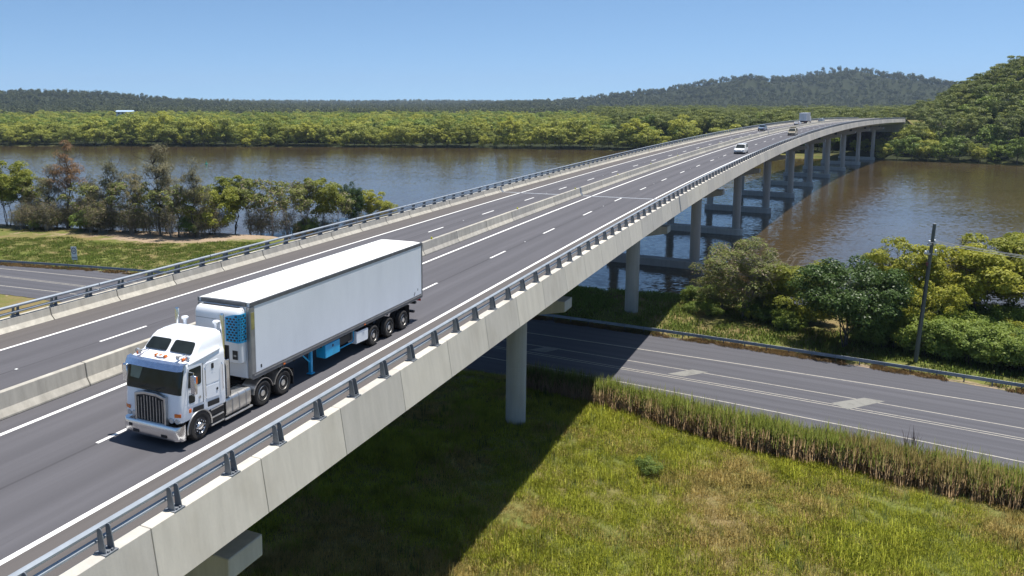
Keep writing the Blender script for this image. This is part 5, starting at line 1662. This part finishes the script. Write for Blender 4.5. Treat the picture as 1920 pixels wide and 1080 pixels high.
def gm(name, seed, n, h, spread, w, mat, lean=0.5):
    V, F = tuft(seed, n, h, spread, w, lean)
    return up_normals(big_mesh(name, V, F, mat))
grass_t = [gm('grass_tuft', 300 + k, 62, (0.26, 0.36, 0.20)[k], 0.45, 0.008, M['grass'], 1.0) for k in range(3)]
n = 42000
x = rg.uniform(-24, 52, n); y = rg.uniform(22, 76, n)
def shadow_in(x, y): return True
m = (y < rd_near(x) - 0.5) & (vnoise(x, y, 1.3, 21) > 0.06)
# the bare path stays bare
pa = (((x - 28.3) * 0.56 + (y - 45.7) * 0.83) / 0.45) ** 2 + (((x - 28.3) * 0.83 - (y - 45.7) * 0.56) / 3.2) ** 2
m &= pa > 1
x, y = x[m], y[m]
scatter('meadow_grass', np.stack([x, y, ground_z(x, y)], 1), rg.uniform(0, 6.28, len(x)), rg.uniform(0.6, 1.5, len(x)) * (0.3 + 0.8 * vnoise(x, y, 4.5, 22) + 0.5 * vnoise(x, y, 1.4, 23)), grass_t, 'rough yellow-green meadow grass under and beside the bridge', 'grass')
weed_t = [gm('weed_tuft', 320 + k, 14, 0.75, 0.22, 0.011, M['weed'], 0.25) for k in range(3)]
n = 2600
x = rg.uniform(-22, 50, n); y = rg.uniform(24, 74, n)
m = (y < rd_near(x) - 3.0) & (vnoise(x, y, 5.0, 31) > 0.52)
x, y = x[m], y[m]
scatter('tall_weeds', np.stack([x, y, ground_z(x, y)], 1), rg.uniform(0, 6.28, len(x)), rg.uniform(0.5, 1.3, len(x)), weed_t, 'dark upright weeds scattered through the meadow', 'weeds')
lawn_t = [gm('lawn_tuft', 340 + k, 44, 0.22, 0.6, 0.020, M['grass_lush'], 0.9) for k in range(2)]
n = 17000
x = rg.uniform(-110, 12, n); y = rg.uniform(88, 158, n)
dn = (y_near(x) - y) * 0.85
sd = 0.95 * np.exp(-((x + 43) / 14) ** 2 - ((y - 141) / 6) ** 2) + 0.85 * np.exp(-((x + 68) / 25) ** 2 - ((y - 146) / 4) ** 2)
m = (y > gd_top(x) + 0.8) & (dn > 14) & (sd + 0.35 * (vnoise(x, y, 6, 41) - 0.5) < 0.38)
x, y = x[m], y[m]
scatter('bank_grass', np.stack([x, y, ground_z(x, y)], 1), rg.uniform(0, 6.28, len(x)), rg.uniform(0.7, 1.5, len(x)), lawn_t, 'short green grass between the road barrier and the left grove', 'grass')
n = 4200
x = rg.uniform(12, 75, n); y = rg.uniform(62, 112, n)
m = (y > gd_top(x) + 0.6) & ((y_near(x) - y) > 4) & (vnoise(x, y, 4, 43) > 0.3)
x, y = x[m], y[m]
scatter('bank_undergrowth', np.stack([x, y, ground_z(x, y)], 1), rg.uniform(0, 6.28, len(x)), rg.uniform(0.8, 2.2, len(x)), lawn_t, 'green undergrowth below the shrubs on the right bank', 'undergrowth')
dry_t = [gm('dry_tuft', 360 + k, 36, 0.34, 0.30, 0.016, M['dry'], 0.9) for k in range(2)]
n = 6000
x = rg.uniform(-90, 62, n); y = gd_top(x) + rg.uniform(-1.05, 0.6, n)
m = vnoise(x, y, 1.6, 51) > 0.25
x, y = x[m], y[m]
scatter('dry_verge', np.stack([x, y, np.full(len(x), ROAD_Z - 0.08)], 1), rg.uniform(0, 6.28, len(x)), rg.uniform(0.5, 1.15, len(x)), dry_t, 'dry straw-coloured grass along the road barrier', 'grass')
# reeds: green blades above a skirt of dead leaves
def reed(seed):
    V1, F1 = tuft(seed, 22, 1.7, 0.30, 0.020, 0.35)
    V2, F2 = tuft(seed + 50, 46, 1.35, 0.50, 0.020, 0.75)
    V1[:, 2] = np.where(V1[:, 2] > 0.02, 0.55 + V1[:, 2] * 0.78, V1[:, 2] + 0.55)
    me = big_mesh('reed_clump', np.concatenate([V1, V2]), np.concatenate([F1, F2 + len(V1)]), [M['reed_green'], M['reed_tan']])
    mi = np.zeros(len(F1) + len(F2), np.int32); mi[len(F1):] = 1
    me.polygons.foreach_set('material_index', mi)
    return up_normals(me, 0.7)
n = 2300
x = rg.uniform(8.5, 56, n)
wd = 0.9 + 2.4 * sstep(10, 22, x)
y = rd_near(x) - 1.6 - 1.3 * sstep(14, 24, x) - rg.random(n) * wd
scatter('reed_bed', np.stack([x, y, ground_z(x, y)], 1), rg.uniform(0, 6.28, len(x)), rg.uniform(0.75, 1.25, len(x)), [reed(400 + k) for k in range(3)], 'long belt of tall green-topped reeds beside the old road', 'reeds')
for (u, v, s_) in ((1217, 893, 0.30), (1199, 878, 0.17)):
    p = at_pix(u, v)
    place_tree('shrub1', p, 1.0, s_, 'single bright green bush in the meadow' if s_ > 0.25 else 'smaller green bush left of the meadow bush', None, 'shrub', 'shrub')
wd_ = at_pix(1706, 868)
_v, _f = tuft(455, 40, 2.3, 0.45, 0.03, 0.25)
tag(link('seed_stalks', big_mesh('seed_stalks', _v, _f, plain('dark_seed_heads', (0.07, 0.045, 0.04), 0.9)), None, (wd_[0], wd_[1], wd_[2])), 'dark brown seed stalks standing above the reeds by the road', 'plant')

# ================================================================== small things
def power_pole():
    p = pix(1716, 680, 1.65)
    b = Vector((p.x, p.y, 1.4)); top = Vector((p.x + 1.25, p.y + 0.6, 14.6))
    t = empty('power_pole', b)
    tag(t, 'weathered leaning timber power pole behind the road barrier', 'pole')
    d = top - b
    wood = bark_mat('weathered_pole_timber', (0.085, 0.090, 0.075), (0.17, 0.175, 0.15))
    part(t, 'pole', MB().tube([Vector((0, 0, 0)), d * 0.5, d], [0.20, 0.17, 0.14], 12), wood, smooth=40)
    part(t, 'pole_cap', MB().lathe([(0, 0.15), (0.04, 0.15), (0.06, 0.05)], d, 'z', 12), M['alloy'])
    c1 = d * 0.86; c2 = d * 0.79
    part(t, 'crossarm', MB().cbox(c1, (1.3, 0.14, 0.16), (0, 0, 0.5)), M['alloy'], 0.01)
    part(t, 'crossarm', MB().cbox(c2 , (2.0, 0.14, 0.16), (0, 0.15, 0.5)), M['alloy'], 0.01)
    ins = plain('white_insulator', (0.62, 0.64, 0.66), 0.25)
    for c, xs in ((c1, (-0.42, 0.42)), (c2, (-0.8, -0.45, 0.8))):
        for x in xs:
            q = c + Vector((x * math.cos(0.5), x * math.sin(0.5), 0.06))
            part(t, 'insulator', MB().lathe([(0, 0.05), (0.05, 0.11), (0.10, 0.07), (0.15, 0.12), (0.22, 0.07), (0.28, 0.10), (0.33, 0.03)], q, 'z', 10), ins, smooth=50)
    part(t, 'fuse_box', MB().cbox(d * 0.72 + Vector((-0.22, -0.05, 0)), (0.16, 0.16, 0.35)), plain('rusty_red_fuse', (0.16, 0.05, 0.04), 0.7), 0.02)
    part(t, 'down_cable', MB().tube([d * 0.71 + Vector((-0.2, -0.1, 0)), d * 0.5 + Vector((-0.19, -0.1, 0)), d * 0.3 + Vector((-0.22, -0.1, 0))], 0.03, 6), M['black'])
    for k, (off, lab) in enumerate(((Vector((0.37, 0.2, 0.2)), 'upper of the power lines running right from the pole'), (Vector((-0.37, -0.2, 0.2)), 'lower power line running right from the pole, nearest the camera'), (Vector((0.30, 0.5, 0.28)), 'middle power line running right from the pole, behind the others'))):
        a = b + c1 + off
        e = Vector((a.x + 34, a.y - 24.0, a.z + 0.8))
        pts = []
        for i in range(17):
            q = i / 16
            pts.append(a.lerp(e, q) - Vector((0, 0, 1.5 * 4 * q * (1 - q))))
        w = link('power_line', MB().tube(pts, 0.026, 5).mesh('power_line', M['alloy']))
        tag(w, lab, 'cable')
power_pole()

def text_mesh(txt, size, mat):
    cu = bpy.data.curves.new('txt', 'FONT'); cu.body = txt; cu.size = size; cu.align_x = 'CENTER'; cu.align_y = 'CENTER'; cu.extrude = 0.004; cu.offset = 0.006
    o = bpy.data.objects.new('txt', cu); COL.objects.link(o)
    dg = bpy.context.evaluated_depsgraph_get(); dg.update()
    me = bpy.data.meshes.new_from_object(o.evaluated_get(dg))
    bpy.data.objects.remove(o, do_unlink=True)
    me.materials.clear(); me.materials.append(mat)
    return me
def speed_sign():
    p = pix(141, 496, 1.5)
    t = empty('speed_sign', (p.x, p.y, gz(p.x, p.y)), -0.42)
    tag(t, 'white speed sign reading 50 in a dark ring above small lettering', 'sign')
    W, H, z0 = 1.16, 2.0, 0.55
    brd = part(t, 'sign_board', MB().box(-W / 2, W / 2, -0.02, 0.0, z0, z0 + H), plain('white_sign_face', (0.72, 0.75, 0.80), 0.4), 0.01)
    ink = plain('dark_navy_sign_ink', (0.012, 0.018, 0.045), 0.5)
    rg_ = MB(); vs = []; fs = []
    n = 36; cz = z0 + H - 0.66
    for i in range(n):
        a = 2 * math.pi * i / n
        for r in (0.50, 0.39): vs.append((r * math.cos(a), -0.026, cz + r * math.sin(a)))
    for i in range(n):
        j = (i + 1) % n; fs.append((2 * i, 2 * j, 2 * j + 1, 2 * i + 1))
    rg_.add(vs, fs)
    part(brd, 'ring', rg_, ink)
    link('numerals', text_mesh('50', 0.56, ink), brd, (0, -0.027, cz - 0.01), (math.pi / 2, 0, 0))
    link('lettering', text_mesh('AHEAD', 0.30, ink), brd, (0, -0.027, z0 + 0.30), (math.pi / 2, 0, 0))
    for x in (-0.35, 0.35):
        part(t, 'sign_post', MB().lathe([(-0.3, 0.04), (z0 + H - 0.1, 0.04)], (x, 0.045, 0), 'z', 10), M['steel_dark'], smooth=40)
    t.rotation_euler = (0, R(-4), -0.42)
speed_sign()

def buoy():
    p = pix(387, 308, 0.0)
    t = empty('channel_buoy', (p.x, p.y, 0))
    t.scale = (0.55, 0.55, 0.5)
    tag(t, 'small green channel buoy floating on the river', 'buoy')
    g = plain('green_buoy', (0.02, 0.22, 0.15), 0.45)
    part(t, 'float', MB().lathe([(-0.5, 0.9), (0.3, 1.1), (0.7, 0.9), (0.8, 0.3)], (0, 0, 0), 'z', 20), g, smooth=40)
    part(t, 'tower', MB().lathe([(0.7, 0.55), (2.2, 0.25), (2.3, 0.05)], (0, 0, 0), 'z', 14), g, smooth=40)
    part(t, 'top_mark', MB().lathe([(2.3, 0.32), (2.9, 0.02)], (0, 0, 0), 'z', 12), g)
buoy()

def shed():
    D = 820.0
    x = -0.37006 * D; y = 1.00 * D
    z = 9.0
    t = empty('shed', (x, y, 3.6), 0.15)
    tag(t, 'long low shed with a pale blue roof among the far mangroves', 'building')
    wm = plain('pale_shed_wall', (0.62, 0.64, 0.66), 0.6); rm = plain('pale_blue_metal_roof', (0.42, 0.55, 0.70), 0.45, 0.2)
    part(t, 'wall', MB().box(-8, 8, -4, 4, -4, 13.0), wm)
    rf = MB(); rf.prism([(-4.6, 12.9), (4.6, 12.9), (0, 14.3)], -8.6, 8.6, 'x')
    part(t, 'roof', rf, rm)
    for k in range(4):
        part(t, 'window', MB().box(-6.6 + k * 3.8, -4.8 + k * 3.8, -4.06, -3.98, 10.6, 12.0), M['glass'])
shed()

# small cast-off things on the road
tag(link('paint_mark', big_mesh('paint_mark', [tuple(BP(-43.0, 4.0, 0.006)), tuple(BP(-43.0, 4.16, 0.006)), tuple(BP(-42.75, 4.18, 0.006)), tuple(BP(-42.72, 4.03, 0.006))], [(0, 1, 2, 3)], plain('red_survey_paint', (0.65, 0.06, 0.05), 0.6))), 'small red survey paint mark on the near road shoulder', 'marking')

# ================================================================== haze in the air
def haze():
    mb = MB().box(-7500, 7500, -300, 7600, -6.0, 260.0)
    me = mb.mesh('haze', [])
    t = NT('thin_blue_haze')
    pv = t.n('ShaderNodeVolumePrincipled')
    pv.inputs['Color'].default_value = (0.62, 0.78, 1.0, 1)
    pv.inputs['Density'].default_value = 0.00007
    pv.inputs['Anisotropy'].default_value = 0.0
    t.l(pv.outputs[0], t.out.inputs['Volume'])
    me.materials.append(t.m)
    o = link('haze', me)
    o['kind'] = 'stuff'; o['label'] = 'thin blue haze in the air over river and hills'; o['category'] = 'haze'
if HAZE: haze()
